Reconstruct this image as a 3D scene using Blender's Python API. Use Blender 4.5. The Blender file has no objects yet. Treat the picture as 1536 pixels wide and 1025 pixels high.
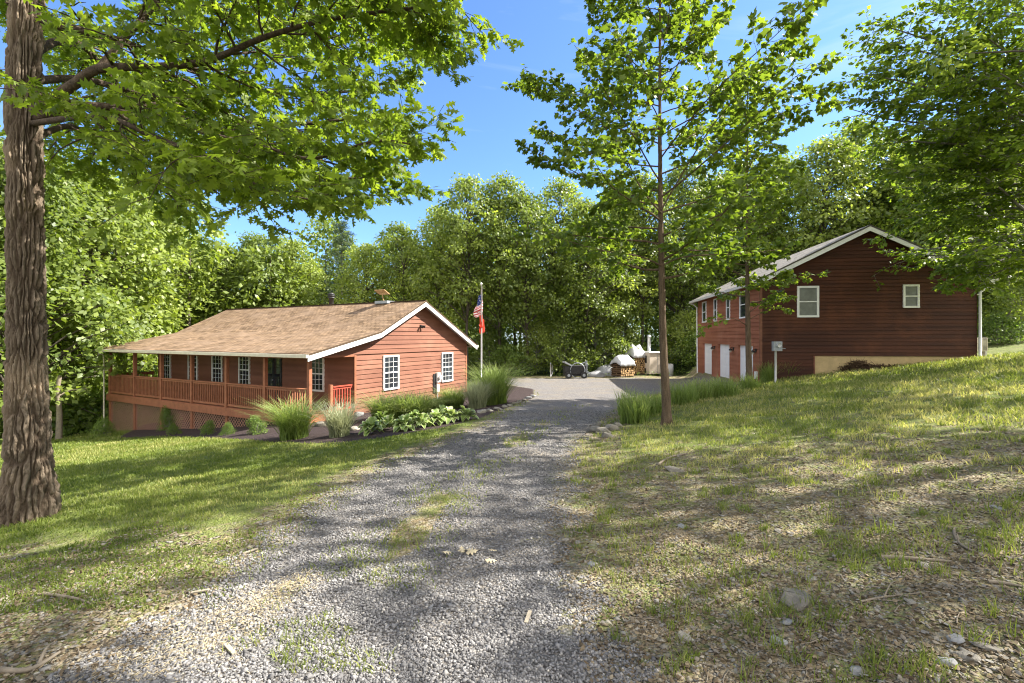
import bpy, bmesh, math, random
import numpy as np
from mathutils import Vector, Matrix

# ------------------------------------------------------------------ basics
C = bpy.context.scene.collection
SC = bpy.context.scene
RNG = np.random.default_rng(11)
random.seed(5)
F, CX, H0 = 708.0, 768.0, 505.0          # focal length and horizon of the photo, in its pixels; the lens stands at the origin


def at(px, py, Y):
    """the world point seen at a photo pixel at distance Y"""
    return np.array([(px - CX) / F * Y, Y, -(py - H0) / F * Y])


def sstep(a, b, x):
    t = np.clip((x - a) / (b - a), 0, 1)
    return t * t * (3 - 2 * t)


def vnoise(x, y, seed=0, period=None):
    x = np.asarray(x, float); y = np.asarray(y, float)
    xi = np.floor(x).astype(np.int64); yi = np.floor(y).astype(np.int64)
    fx = x - xi; fy = y - yi
    fx = fx * fx * (3 - 2 * fx); fy = fy * fy * (3 - 2 * fy)

    def h(a, b):
        if period:
            a = np.mod(a, period)
        n = (a * 374761393 + b * 668265263 + seed * 974711) & 0x7fffffff
        n = ((n ^ (n >> 13)) * 1274126177) & 0x7fffffff
        n = (n ^ (n >> 16)) & 0xffff
        return n / 65535.0
    return (h(xi, yi) * (1 - fx) + h(xi + 1, yi) * fx) * (1 - fy) + (h(xi, yi + 1) * (1 - fx) + h(xi + 1, yi + 1) * fx) * fy


def worley(x, y, period, seed=0):
    """distance to the border between the two nearest cells, and the nearest cell's own value"""
    xi = np.floor(x).astype(np.int64); yi = np.floor(y).astype(np.int64)
    f1 = np.full(x.shape, 9.); f2 = np.full(x.shape, 9.); val = np.zeros(x.shape)
    for dx in (-1, 0, 1):
        for dy in (-1, 0, 1):
            cx = xi + dx; cy = yi + dy
            a = vnoise(cx + .0, cy + .0, seed, period); b = vnoise(cx + .0, cy + .0, seed + 31, period)
            d = np.hypot(cx + .15 + .7 * a - x, cy + .15 + .7 * b - y)
            near = d < f1
            f2 = np.where(near, f1, np.minimum(f2, d)); val = np.where(near, a, val); f1 = np.where(near, d, f1)
    return f2 - f1, val


def fbm(x, y, seed=0, oct=3):
    s = 0; a = .5; t = 0
    for k in range(oct):
        s = s + a * vnoise(x * 2 ** k, y * 2 ** k, seed + k * 7); t += a; a *= .5
    return s / t


# ------------------------------------------------------------------ terrain shape
_RY = [-50, 2, 4.4, 7.2, 9.5, 11.6, 15, 17, 20, 22, 23.5, 24.5, 33, 34]
_RX = [.5, .48, .42, .78, 1.3, 2.05, 3.2, 4.0, 5.2, 6.6, 9, 11.9, 13, 13.2]
_LY = [-50, 2.5, 4.6, 7.3, 8.9, 11.6, 17.3, 22, 24, 26.8, 28.5, 33, 60]
_LX = [-2.1, -2.1, -2.15, -1.9, -1.4, -.62, .29, 1.05, .9, .2, -.4, -1.5, -1.5]


def XR(Y): return np.interp(Y, _RY, _RX)
def XL(Y): return np.interp(Y, _LY, _LX)


def ground_z(X, Y):
    X = np.asarray(X, float); Y = np.asarray(Y, float)
    zd = np.interp(Y, [-60, 20, 23, 26, 31, 45, 400], [1.4, -2.6, -2.72, -2.81, -2.92, -2.97, -7])
    xl = np.interp(Y, [-50, 2.5, 7.3, 11.6, 17.3, 30, 60], [-3.2, -3.0, -2.1, -.7, .2, 0, 0])
    xr = np.interp(Y, [-50, 4.4, 7.2, 9.5, 11.6, 15, 20, 22, 60], [.8, .7, .95, 1.4, 2.05, 3.2, 5.2, 6.2, 8])
    dl = np.clip(xl - X, 0, None)
    dl = dl * dl / (dl + .5)
    drop = .1 * np.minimum(dl, 24) + .02 * np.clip(dl - 24, 0, 200)
    dr = np.clip(X - xr, 0, None)
    dr = dr * dr / (dr + .5)
    rise = .118 * np.minimum(dr, 22) + .05 * np.clip(dr - 22, 0, 60)
    apron = sstep(19.5, 23.8, Y) * (1 - sstep(-.6, .5, X - 11.56 - .141 * (Y - 22))) * (1 - sstep(36, 48, Y))
    rise = rise * (1 - apron)
    bump = (fbm(X * .45, Y * .45, 3) - .5) * .12 * sstep(.2, 2, np.maximum(dl, dr)) + (fbm(X * 2.3, Y * 2.3, 9) - .5) * .05
    return zd - drop + rise + bump


def gz(x, y): return float(ground_z(x, y))


def gpx(px, py):
    """the point of the ground seen at a photo pixel"""
    Ys = np.arange(1.2, 90, .02)
    X = (px - CX) / F * Ys
    d = -(py - H0) / F * Ys - ground_z(X, Ys)
    k = np.argmax(d < 0) if (d < 0).any() else len(Ys) - 1
    return np.array([X[k], Ys[k], gz(X[k], Ys[k])])


# ------------------------------------------------------------------ objects
def link(o, parent=None):
    C.objects.link(o)
    if parent is not None:
        o.parent = parent
    return o


def tag(o, label=None, cat=None, group=None, kind=None):
    if label: o['label'] = label
    if cat: o['category'] = cat
    if group: o['group'] = group
    if kind: o['kind'] = kind
    return o


def empty(name, loc=(0, 0, 0), rz=0.0, label=None, cat=None, group=None):
    o = bpy.data.objects.new(name, None)
    o.empty_display_size = .2
    o.location = loc; o.rotation_euler = (0, 0, rz)
    link(o)
    return tag(o, label, cat, group)


def copy_tree(o, parent=None):
    c = o.copy(); C.objects.link(c); c.parent = parent
    for ch in [x for x in bpy.data.objects if x.parent == o]:
        copy_tree(ch, c)
    return c


def np_mesh(name, V, T, attrs=None, smooth=False):
    V = np.asarray(V, np.float32); T = np.asarray(T, np.int32)
    me = bpy.data.meshes.new(name)
    me.vertices.add(len(V)); me.vertices.foreach_set('co', V.ravel())
    k = T.shape[1]
    me.loops.add(T.size); me.loops.foreach_set('vertex_index', T.ravel())
    me.polygons.add(len(T))
    me.polygons.foreach_set('loop_start', np.arange(0, T.size, k, dtype=np.int32))
    me.polygons.foreach_set('loop_total', np.full(len(T), k, np.int32))
    if smooth:
        me.polygons.foreach_set('use_smooth', np.ones(len(T), bool))
    me.update(calc_edges=True)
    for n, a in (attrs or {}).items():
        at_ = me.attributes.new(n, 'FLOAT', 'POINT')
        at_.data.foreach_set('value', np.asarray(a, np.float32))
    return me


def np_obj(name, V, T, mat, parent=None, attrs=None, smooth=False):
    me = np_mesh(name, V, T, attrs, smooth)
    me.materials.append(mat)
    return link(bpy.data.objects.new(name, me), parent)


class MB:
    """collects boxes, tubes and polygons; build() links them as one mesh object"""
    def __init__(s): s.v = []; s.f = []; s.uv = []

    def poly(s, pts, uv=None):
        k = len(s.v); s.v += [tuple(p) for p in pts]; s.f.append(tuple(range(k, k + len(pts))))
        s.uv.append(uv or [(0, 0)] * len(pts))

    def box(s, a, b):
        x0, x1 = sorted((a[0], b[0])); y0, y1 = sorted((a[1], b[1])); z0, z1 = sorted((a[2], b[2]))
        p = [(x0, y0, z0), (x1, y0, z0), (x1, y1, z0), (x0, y1, z0), (x0, y0, z1), (x1, y0, z1), (x1, y1, z1), (x0, y1, z1)]
        s.hexa(p)

    def hexa(s, p):
        k = len(s.v); s.v += [tuple(q) for q in p]
        for f in ((0, 3, 2, 1), (4, 5, 6, 7), (0, 1, 5, 4), (1, 2, 6, 5), (2, 3, 7, 6), (3, 0, 4, 7)):
            s.f.append(tuple(k + i for i in f)); s.uv.append([(0, 0)] * 4)

    def bar(s, a, b, w, h, up=(0, 0, 1)):
        a = Vector(a); b = Vector(b); d = (b - a).normalized(); up = Vector(up)
        r = d.cross(up).normalized() * (w / 2); u = r.cross(d).normalized() * (h / 2)
        s.hexa([a - r - u, a + r - u, b + r - u, b - r - u, a - r + u, a + r + u, b + r + u, b - r + u])

    def tube(s, pts, rad, n=10, cap=True):
        V, Q = tube_np(np.array(pts, float), rad, n)
        k = len(s.v); s.v += [tuple(q) for q in V]
        for q in Q:
            s.f.append(tuple(int(k + i) for i in q)); s.uv.append([(0, 0)] * 4)
        if cap:
            s.f.append(tuple(k + i for i in range(n - 1, -1, -1))); s.uv.append([(0, 0)] * n)
            m = len(V) - n
            s.f.append(tuple(k + m + i for i in range(n))); s.uv.append([(0, 0)] * n)

    def build(s, name, mat, parent=None, smooth=False, bevel=0):
        me = bpy.data.meshes.new(name)
        me.from_pydata(s.v, [], s.f)
        ul = me.uv_layers.new(name='UVMap')
        flat = [c for f in s.uv for p in f for c in p]
        ul.data.foreach_set('uv', flat)
        me.materials.append(mat)
        if smooth:
            me.polygons.foreach_set('use_smooth', [True] * len(me.polygons))
        me.update()
        o = link(bpy.data.objects.new(name, me), parent)
        if bevel:
            m = o.modifiers.new('Bevel', 'BEVEL'); m.width = bevel; m.segments = 2; m.limit_method = 'ANGLE'
        return o


def tube_np(P, rad, n=8, jitter=0):
    P = np.asarray(P, float); m = len(P)
    R = np.broadcast_to(np.asarray(rad, float), (m,))
    D = np.gradient(P, axis=0); D /= np.linalg.norm(D, axis=1)[:, None] + 1e-9
    ref = np.array([0, 0, 1.0]) if abs(D[:, 2]).mean() < .8 else np.array([1.0, 0, 0])
    A = np.cross(D, ref); A /= np.linalg.norm(A, axis=1)[:, None] + 1e-9
    B = np.cross(D, A)
    t = np.arange(n) / n * 2 * np.pi
    V = P[:, None, :] + R[:, None, None] * (A[:, None, :] * np.cos(t)[None, :, None] + B[:, None, :] * np.sin(t)[None, :, None])
    V = V.reshape(-1, 3)
    i = np.arange(m - 1)[:, None] * n; j = np.arange(n)[None, :]; j2 = (j + 1) % n
    Q = np.stack([i + j, i + n + j, i + n + j2, i + j2], -1).reshape(-1, 4)
    return V, Q


class NB:
    """collects many tubes or leaves as numpy blocks"""
    def __init__(s): s.V = []; s.T = []; s.n = 0; s.a = []

    def add(s, V, T, a=None):
        s.V.append(V); s.T.append(T + s.n); s.n += len(V)
        s.a.append(np.zeros(len(V)) if a is None else np.broadcast_to(a, (len(V),)))

    def tube(s, P, rad, n=6):
        V, Q = tube_np(P, rad, n); s.add(V, Q)

    def arrays(s): return np.concatenate(s.V), np.concatenate(s.T), np.concatenate(s.a)

    def obj(s, name, mat, parent=None, smooth=False):
        V, T, a = s.arrays()
        return np_obj(name, V, T, mat, parent, {'tint': a}, smooth)


# ------------------------------------------------------------------ materials
def new_mat(name):
    m = bpy.data.materials.new(name); m.use_nodes = True
    nt = m.node_tree
    for n in list(nt.nodes): nt.nodes.remove(n)
    return m, nt, nt.nodes.new('ShaderNodeOutputMaterial')


def nd(nt, typ, **kw):
    n = nt.nodes.new(typ)
    for k, v in kw.items():
        if k.startswith('i_'):
            key = k[2:]
            key = int(key) if key.isdigit() else key.replace('_', ' ')
            n.inputs[key].default_value = v
        else:
            setattr(n, k, v)
    return n


def ramp(nt, stops, src=None, interp='LINEAR'):
    r = nt.nodes.new('ShaderNodeValToRGB'); r.color_ramp.interpolation = interp
    e = r.color_ramp.elements
    while len(e) < len(stops): e.new(.5)
    for k, (p, c) in enumerate(stops):
        e[k].position = p; e[k].color = (*c, 1) if len(c) == 3 else c
    if src is not None: nt.links.new(src, r.inputs[0])
    return r


def mixc(nt, fac, a, b, mode='MIX'):
    n = nt.nodes.new('ShaderNodeMix'); n.data_type = 'RGBA'; n.blend_type = mode
    for sock, v in ((n.inputs[0], fac), (n.inputs[6], a), (n.inputs[7], b)):
        if hasattr(v, 'node'): nt.links.new(v, sock)
        elif isinstance(v, (int, float)): sock.default_value = v
        else: sock.default_value = (*v, 1)
    return n.outputs[2]


def math_n(nt, op, a, b=None, clamp=False):
    n = nt.nodes.new('ShaderNodeMath'); n.operation = op; n.use_clamp = clamp
    for sock, v in ((n.inputs[0], a), (n.inputs[1], b)):
        if v is None: continue
        if hasattr(v, 'node'): nt.links.new(v, sock)
        else: sock.default_value = v
    return n.outputs[0]


def tex_noise(nt, co, scale, detail=4, rough=.55, dist=0):
    n = nd(nt, 'ShaderNodeTexNoise'); n.inputs['Scale'].default_value = scale
    n.inputs['Detail'].default_value = detail; n.inputs['Roughness'].default_value = rough; n.inputs['Distortion'].default_value = dist
    nt.links.new(co, n.inputs['Vector']); return n


def tex_vor(nt, co, scale, feature='F1'):
    n = nd(nt, 'ShaderNodeTexVoronoi'); n.feature = feature; n.inputs['Scale'].default_value = scale
    nt.links.new(co, n.inputs['Vector']); return n


def scaled(nt, co, sc):
    m = nd(nt, 'ShaderNodeMapping'); m.inputs['Scale'].default_value = sc
    nt.links.new(co, m.inputs['Vector']); return m.outputs[0]


def principled(nt, out, col, rough=.7, spec=.3, bump=None, metal=0, bump_d=.02, bump_s=.6):
    p = nd(nt, 'ShaderNodeBsdfPrincipled')
    for key, v in (('Base Color', col), ('Roughness', rough), ('Specular IOR Level', spec), ('Metallic', metal)):
        if hasattr(v, 'node'): nt.links.new(v, p.inputs[key])
        elif isinstance(v, tuple): p.inputs[key].default_value = (*v, 1)
        else: p.inputs[key].default_value = v
    if bump is not None:
        b = nd(nt, 'ShaderNodeBump'); b.inputs['Strength'].default_value = bump_s; b.inputs['Distance'].default_value = bump_d
        nt.links.new(bump, b.inputs['Height']); nt.links.new(b.outputs[0], p.inputs['Normal'])
    nt.links.new(p.outputs[0], out.inputs[0]); return p


def simple_mat(name, col, rough=.6, spec=.3, var=.15, scale=6, metal=0, stretch=(1, 1, 1), bump=.004, fine=None):
    """a painted or raw surface with uneven tone and a slight bump"""
    m, nt, out = new_mat(name)
    co = scaled(nt, nd(nt, 'ShaderNodeTexCoord').outputs['Object'], stretch)
    n = tex_noise(nt, co, scale, 5, .6)
    n2 = tex_noise(nt, co, (fine or scale * 9), 3, .6)
    dark = tuple(c * (1 - var * 1.6) for c in col); lite = tuple(min(1, c * (1 + var)) for c in col)
    c1 = ramp(nt, [(.3, dark), (.7, lite)], n.outputs[0]).outputs[0]
    c2 = mixc(nt, .25, c1, ramp(nt, [(.3, dark), (.7, lite)], n2.outputs[0]).outputs[0])
    principled(nt, out, c2, rough, spec, n2.outputs[0], metal, bump)
    return m


def leaf_mat(name, dark, mid, lite, trans, tfac=.42, rough=.45, spec=.35, vary=.5):
    m, nt, out = new_mat(name)
    a = nd(nt, 'ShaderNodeAttribute', attribute_name='tint')
    oi = nd(nt, 'ShaderNodeObjectInfo')
    f = math_n(nt, 'ADD', a.outputs['Fac'], math_n(nt, 'MULTIPLY', math_n(nt, 'SUBTRACT', oi.outputs['Random'], .5), vary), True)
    col = ramp(nt, [(0, dark), (.5, mid), (1, lite)], f).outputs[0]
    p = nd(nt, 'ShaderNodeBsdfPrincipled'); p.inputs['Roughness'].default_value = rough; p.inputs['Specular IOR Level'].default_value = spec
    nt.links.new(col, p.inputs['Base Color'])
    t = nd(nt, 'ShaderNodeBsdfTranslucent')
    tc = mixc(nt, 1.0, col, trans, 'MULTIPLY'); nt.links.new(tc, t.inputs[0])
    mx = nd(nt, 'ShaderNodeMixShader'); mx.inputs[0].default_value = tfac
    nt.links.new(p.outputs[0], mx.inputs[1]); nt.links.new(t.outputs[0], mx.inputs[2])
    nt.links.new(mx.outputs[0], out.inputs[0])
    return m


def bark_mat(name, dark, lite, scale=6, patch=None, plates=False):
    m, nt, out = new_mat(name)
    co = nd(nt, 'ShaderNodeTexCoord').outputs['Object']
    st = scaled(nt, co, (1, 1, .16))
    n = tex_noise(nt, st, scale * 3, 6, .65, .4)
    g = tex_noise(nt, co, scale * 8, 4, .6)
    big = tex_noise(nt, co, .9, 3, .5)
    c = ramp(nt, [(.3, dark), (.68, lite)], n.outputs[0]).outputs[0]
    c = mixc(nt, .3, c, ramp(nt, [(.35, dark), (.7, tuple(min(1, q * 1.3) for q in lite))], g.outputs[0]).outputs[0])
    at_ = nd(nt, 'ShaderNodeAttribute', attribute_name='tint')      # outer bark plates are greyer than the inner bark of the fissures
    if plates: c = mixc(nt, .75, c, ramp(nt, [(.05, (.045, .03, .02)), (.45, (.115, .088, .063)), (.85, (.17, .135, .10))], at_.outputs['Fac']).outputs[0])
    if patch:
        f = ramp(nt, [(.52, (0, 0, 0)), (.66, (.55, .55, .55))], big.outputs[0]).outputs[0]
        c = mixc(nt, f, c, patch)
    principled(nt, out, c, .9, .15, n.outputs[0], 0, .05, 1.0)
    return m


def siding_mat(name, col, col2, weather):
    m, nt, out = new_mat(name)
    co = nd(nt, 'ShaderNodeTexCoord').outputs['Object']
    bd = scaled(nt, co, (.25, .25, 5.2))
    per = tex_noise(nt, bd, 1.0, 0, .5)                       # board to board
    st = scaled(nt, co, (1.2, 1.2, 30))
    n = tex_noise(nt, st, 3, 5, .65)
    blot = tex_noise(nt, co, .7, 4, .6)
    c = ramp(nt, [(.3, tuple(q * .72 for q in col)), (.7, col2)], per.outputs[0]).outputs[0]
    c = mixc(nt, .4, c, ramp(nt, [(.25, tuple(q * .62 for q in col)), (.75, tuple(q * 1.12 for q in col2))], n.outputs[0]).outputs[0])
    f = ramp(nt, [(.5, (0, 0, 0)), (.72, (.5, .5, .5))], blot.outputs[0]).outputs[0]
    c = mixc(nt, f, c, weather)
    principled(nt, out, c, .62, .25, n.outputs[0], 0, .004)
    return m


def shingle_mat(name, a, b, c3):
    m, nt, out = new_mat(name)
    uv = nd(nt, 'ShaderNodeTexCoord').outputs['UV']
    br = nd(nt, 'ShaderNodeTexBrick'); nt.links.new(uv, br.inputs['Vector'])
    br.offset = .37; br.squash = 1
    for k, v in (('Color1', (*a, 1)), ('Color2', (*b, 1)), ('Mortar', (*[q * .32 for q in a], 1)), ('Scale', 1.0), ('Mortar Size', .013),
                 ('Mortar Smooth', .2), ('Bias', 0.0), ('Brick Width', .24), ('Row Height', .145)):
        br.inputs[k].default_value = v
    br2 = nd(nt, 'ShaderNodeTexBrick'); nt.links.new(uv, br2.inputs['Vector'])
    br2.offset = .61
    for k, v in (('Color1', (.55, .55, .55, 1)), ('Color2', (1.3, 1.3, 1.3, 1)), ('Mortar', (.8, .8, .8, 1)), ('Scale', 1.0), ('Mortar Size', 0.0),
                 ('Brick Width', .37), ('Row Height', .145)):
        br2.inputs[k].default_value = v
    c = mixc(nt, .75, br.outputs['Color'], br2.outputs['Color'], 'MULTIPLY')
    g = tex_noise(nt, uv, 1.1, 4, .6)
    c = mixc(nt, ramp(nt, [(.42, (0, 0, 0)), (.7, (.6, .6, .6))], g.outputs[0]).outputs[0], c, c3)
    sp = tex_noise(nt, uv, 90, 2, .6)
    c = mixc(nt, .5, c, ramp(nt, [(.3, (.5, .5, .5)), (.7, (1.3, 1.3, 1.3))], sp.outputs[0]).outputs[0], 'MULTIPLY')
    principled(nt, out, c, .9, .1, br.outputs['Fac'], 0, .02, -.5 if False else .5)
    return m


def glass_mat(name, col=(.02, .025, .03)):
    m, nt, out = new_mat(name)
    co = nd(nt, 'ShaderNodeTexCoord').outputs['Object']
    n = tex_noise(nt, co, 1.3, 2)
    c = ramp(nt, [(.35, tuple(q * .6 for q in col)), (.7, tuple(q * 1.7 for q in col))], n.outputs[0]).outputs[0]
    principled(nt, out, c, .04, .6, n.outputs[0], 0, .004, .15)
    return m


def ground_mat():
    m, nt, out = new_mat('ground')
    co = nd(nt, 'ShaderNodeTexCoord').outputs['Object']
    A = lambda n: nd(nt, 'ShaderNodeAttribute', attribute_name=n).outputs['Fac']
    # gravel: stones of several sizes in greys
    v1 = tex_vor(nt, co, 48); v2 = tex_vor(nt, co, 21)
    sepc = nd(nt, 'ShaderNodeSeparateColor'); nt.links.new(v1.outputs['Color'], sepc.inputs[0])
    g = ramp(nt, [(0, (.085, .081, .079)), (.35, (.17, .163, .16)), (.7, (.27, .258, .25)), (.9, (.37, .345, .315)), (1, (.5, .47, .42))], sepc.outputs[0]).outputs[0]
    sepd = nd(nt, 'ShaderNodeSeparateColor'); nt.links.new(v2.outputs['Color'], sepd.inputs[0])
    g = mixc(nt, .4, g, ramp(nt, [(0, (.13, .122, .12)), (1, (.36, .34, .325))], sepd.outputs[0]).outputs[0])
    crev = ramp(nt, [(.25, (1, 1, 1)), (.7, (.45, .43, .41))], v1.outputs['Distance']).outputs[0]
    crev.node.inputs[0].default_value = 0
    dist1 = math_n(nt, 'MULTIPLY', v1.outputs['Distance'], 1.3)
    nt.links.new(dist1, crev.node.inputs[0])
    g = mixc(nt, .55, g, crev, 'MULTIPLY')
    big = tex_noise(nt, co, .8, 4, .6)
    g = mixc(nt, ramp(nt, [(.45, (0, 0, 0)), (.68, (.55, .55, .55))], big.outputs[0]).outputs[0], g, (.24, .20, .145))
    # lawn
    n1 = tex_noise(nt, co, 1.1, 5, .65); n2 = tex_noise(nt, scaled(nt, co, (1, 1, 1)), 34, 4, .7)
    gr = ramp(nt, [(.25, (.075, .105, .02)), (.5, (.155, .19, .045)), (.75, (.30, .28, .11))], n1.outputs[0]).outputs[0]
    gr = mixc(nt, .55, gr, ramp(nt, [(.25, (.05, .075, .015)), (.55, (.15, .185, .045)), (.8, (.34, .32, .13))], n2.outputs[0]).outputs[0])
    # bare soil with litter
    v3 = tex_vor(nt, co, 30); v4 = tex_vor(nt, co, 11)
    s3 = nd(nt, 'ShaderNodeSeparateColor'); nt.links.new(v3.outputs['Color'], s3.inputs[0])
    s4 = nd(nt, 'ShaderNodeSeparateColor'); nt.links.new(v4.outputs['Color'], s4.inputs[0])
    so = ramp(nt, [(0, (.07, .052, .03)), (.3, (.165, .125, .07)), (.55, (.25, .20, .13)), (.75, (.29, .27, .225)), (.92, (.38, .28, .15)), (1, (.45, .4, .31))], s3.outputs[0]).outputs[0]
    so = mixc(nt, .35, so, ramp(nt, [(0, (.13, .105, .055)), (.5, (.28, .22, .125)), (.8, (.27, .255, .21)), (1, (.36, .27, .13))], s4.outputs[1]).outputs[0])
    so = mixc(nt, .5, so, ramp(nt, [(.3, (.6, .55, .5)), (.7, (1.2, 1.2, 1.15))], n1.outputs[0]).outputs[0], 'MULTIPLY')
    # moss and worn turf over the soil
    ms = tex_noise(nt, co, 2.3, 6, .7)
    so = mixc(nt, ramp(nt, [(.46, (0, 0, 0)), (.62, (.75, .75, .75))], ms.outputs[0]).outputs[0], so, gr)
    # mulch
    n3 = tex_noise(nt, co, 26, 5, .7)
    mu = ramp(nt, [(.3, (.022, .015, .013)), (.55, (.062, .045, .042)), (.8, (.13, .1, .1))], n3.outputs[0]).outputs[0]
    # forest floor
    ff = ramp(nt, [(.3, (.035, .04, .015)), (.55, (.06, .085, .025)), (.75, (.10, .10, .04))], n1.outputs[0]).outputs[0]

    nz = tex_noise(nt, co, 3.2, 6, .68); nz2 = tex_noise(nt, co, 16, 4, .7)
    wob = math_n(nt, 'ADD', math_n(nt, 'MULTIPLY', math_n(nt, 'SUBTRACT', nz.outputs[0], .5), 1.5), math_n(nt, 'MULTIPLY', math_n(nt, 'SUBTRACT', nz2.outputs[0], .5), 1.0))

    def mask(name, k=1.0, soft=.16):
        x = math_n(nt, 'ADD', A(name), math_n(nt, 'MULTIPLY', wob, k))
        return ramp(nt, [(.5 - soft, (0, 0, 0)), (.5 + soft, (1, 1, 1))], x).outputs[0]
    col = mixc(nt, mask('soil', .9, .2), gr, so)
    col = mixc(nt, mask('woods', .4, .2), col, ff)
    col = mixc(nt, mask('drive', .55, .12), col, g)
    mm = mask('mulch', .12, .06)
    col = mixc(nt, mm, col, mu)
    hb = math_n(nt, 'SUBTRACT', 1.0, v1.outputs['Distance'])
    hb = math_n(nt, 'ADD', hb, math_n(nt, 'MULTIPLY', n2.outputs[0], .9))
    hb = math_n(nt, 'ADD', hb, math_n(nt, 'MULTIPLY', math_n(nt, 'SUBTRACT', 1.0, v2.outputs['Distance']), .7))
    principled(nt, out, col, .92, .15, hb, 0, .03, .8)
    return m
# ------------------------------------------------------------------ materials in use
M = {}
M['ground'] = ground_mat()
M['siding'] = siding_mat('stained_siding', (.205, .082, .049), (.26, .113, .07), (.30, .155, .10))
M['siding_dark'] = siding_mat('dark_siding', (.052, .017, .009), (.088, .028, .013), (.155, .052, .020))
M['siding_lit'] = siding_mat('lit_front_siding', (.31, .105, .058), (.37, .145, .085), (.42, .2, .13))  # garage siding made lighter; the front's lit look is put into the colour
M['red_wood'] = simple_mat('red_stained_wood', (.29, .115, .062), .6, .25, .22, 5, stretch=(1, 1, 1))
M['rail_red'] = simple_mat('bright_red_wood', (.42, .075, .045), .55, .3, .2, 5)
M['lattice'] = simple_mat('lattice_wood', (.42, .24, .17), .75, .2, .2, 4)
M['white'] = simple_mat('white_trim', (.78, .78, .76), .5, .3, .05, 4)
M['door_white'] = simple_mat('white_door_paint', (.8, .8, .82), .45, .35, .03, 2)
M['cream'] = simple_mat('cream_metal', (.62, .56, .44), .5, .4, .1, 6)
M['tan_wall'] = simple_mat('painted_foundation', (.60, .44, .23), .8, .2, .14, 2.5)
M['block'] = simple_mat('foundation_block', (.26, .2, .16), .9, .1, .2, 3)
M['shingle'] = shingle_mat('brown_shingle', (.18, .118, .070), (.29, .197, .120), (.29, .205, .14))
M['shingle_grey'] = shingle_mat('grey_shingle', (.22, .20, .175), (.31, .285, .25), (.31, .285, .25))
M['glass'] = glass_mat('window_glass')
M['blind'] = simple_mat('window_screen', (.17, .18, .16), .35, .5, .25, 3)
M['dark'] = simple_mat('dark_metal', (.03, .028, .027), .5, .4, .3, 8)
M['grey_metal'] = simple_mat('grey_metal', (.34, .36, .38), .45, .5, .12, 6, .3)
M['pale_metal'] = simple_mat('pale_metal', (.62, .60, .57), .5, .4, .12, 5)
M['beige_metal'] = simple_mat('beige_sheet_metal', (.62, .53, .43), .55, .35, .12, 3)
M['steel'] = simple_mat('pole_steel', (.72, .72, .72), .3, .5, .06, 3, .4)
M['tarp'] = simple_mat('white_tarp', (.44, .445, .455), .45, .4, .12, 3, bump=.006)
M['tarp_grey'] = simple_mat('grey_tarp', (.30, .30, .31), .5, .4, .25, 3, bump=.006)
M['wood_end'] = simple_mat('split_wood', (.52, .34, .17), .85, .1, .35, 9)
M['pale_wood'] = simple_mat('weathered_chip', (.36, .31, .235), .85, .1, .25, 20)
M['log_bark'] = simple_mat('log_bark', (.12, .075, .045), .9, .1, .35, 9)
M['rock'] = simple_mat('slab_rock', (.19, .172, .142), .85, .2, .25, 5, bump=.02)
M['rock_pale'] = simple_mat('pale_rock', (.27, .245, .2), .85, .2, .25, 6, bump=.02)
M['rock_blue'] = simple_mat('blue_grey_rock', (.23, .228, .222), .8, .25, .2, 4, bump=.01)
M['twig'] = simple_mat('dead_wood', (.24, .2, .15), .9, .1, .25, 12)
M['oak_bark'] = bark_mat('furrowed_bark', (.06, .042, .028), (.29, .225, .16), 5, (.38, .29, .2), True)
M['branch_bark'] = bark_mat('branch_bark', (.03, .022, .016), (.13, .095, .068), 6)
M['young_bark'] = bark_mat('young_bark', (.055, .038, .024), (.19, .135, .088), 7)
M['wood_bark'] = bark_mat('forest_bark', (.04, .033, .026), (.16, .135, .11), 4)
M['grey_bark'] = bark_mat('grey_bark', (.09, .08, .07), (.30, .28, .25), 5)
M['oak_leaf'] = leaf_mat('lobed_leaf', (.058, .095, .014), (.115, .165, .024), (.22, .28, .04), (1.95, 2.0, .8), .47, .5, .22)
M['tulip_leaf'] = leaf_mat('tulip_leaf', (.07, .11, .018), (.135, .185, .032), (.23, .28, .05), (2.1, 2.1, .8), .48, .45, .28)
M['far_leaf'] = leaf_mat('forest_leaf', (.07, .108, .021), (.16, .208, .041), (.31, .365, .088), (1.8, 1.8, .8), .45, .45, .4)
M['pine_leaf'] = leaf_mat('pine_needle', (.03, .05, .025), (.05, .085, .035), (.09, .12, .05), (1.3, 1.4, .9), .2, .5, .25, .2)
M['blade'] = leaf_mat('ornamental_grass', (.11, .17, .035), (.21, .28, .065), (.44, .47, .2), (1.5, 1.5, .9), .35, .5, .3, .15)
M['pale_blade'] = leaf_mat('pale_grass', (.20, .235, .12), (.34, .36, .22), (.52, .52, .38), (1.2, 1.2, .9), .3, .6, .2, .1)
M['lawn_blade'] = leaf_mat('lawn_grass', (.075, .115, .02), (.175, .215, .042), (.42, .38, .17), (1.6, 1.6, .9), .4, .5, .25, 0)
M['hosta'] = leaf_mat('hosta_leaf', (.11, .18, .035), (.24, .32, .09), (.66, .68, .42), (1.4, 1.4, .9), .3, .45, .35, .1)
M['shrub_leaf'] = leaf_mat('shrub_leaf', (.06, .10, .02), (.12, .18, .035), (.22, .28, .06), (1.7, 1.8, .9), .4, .5, .3, .3)
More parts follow.
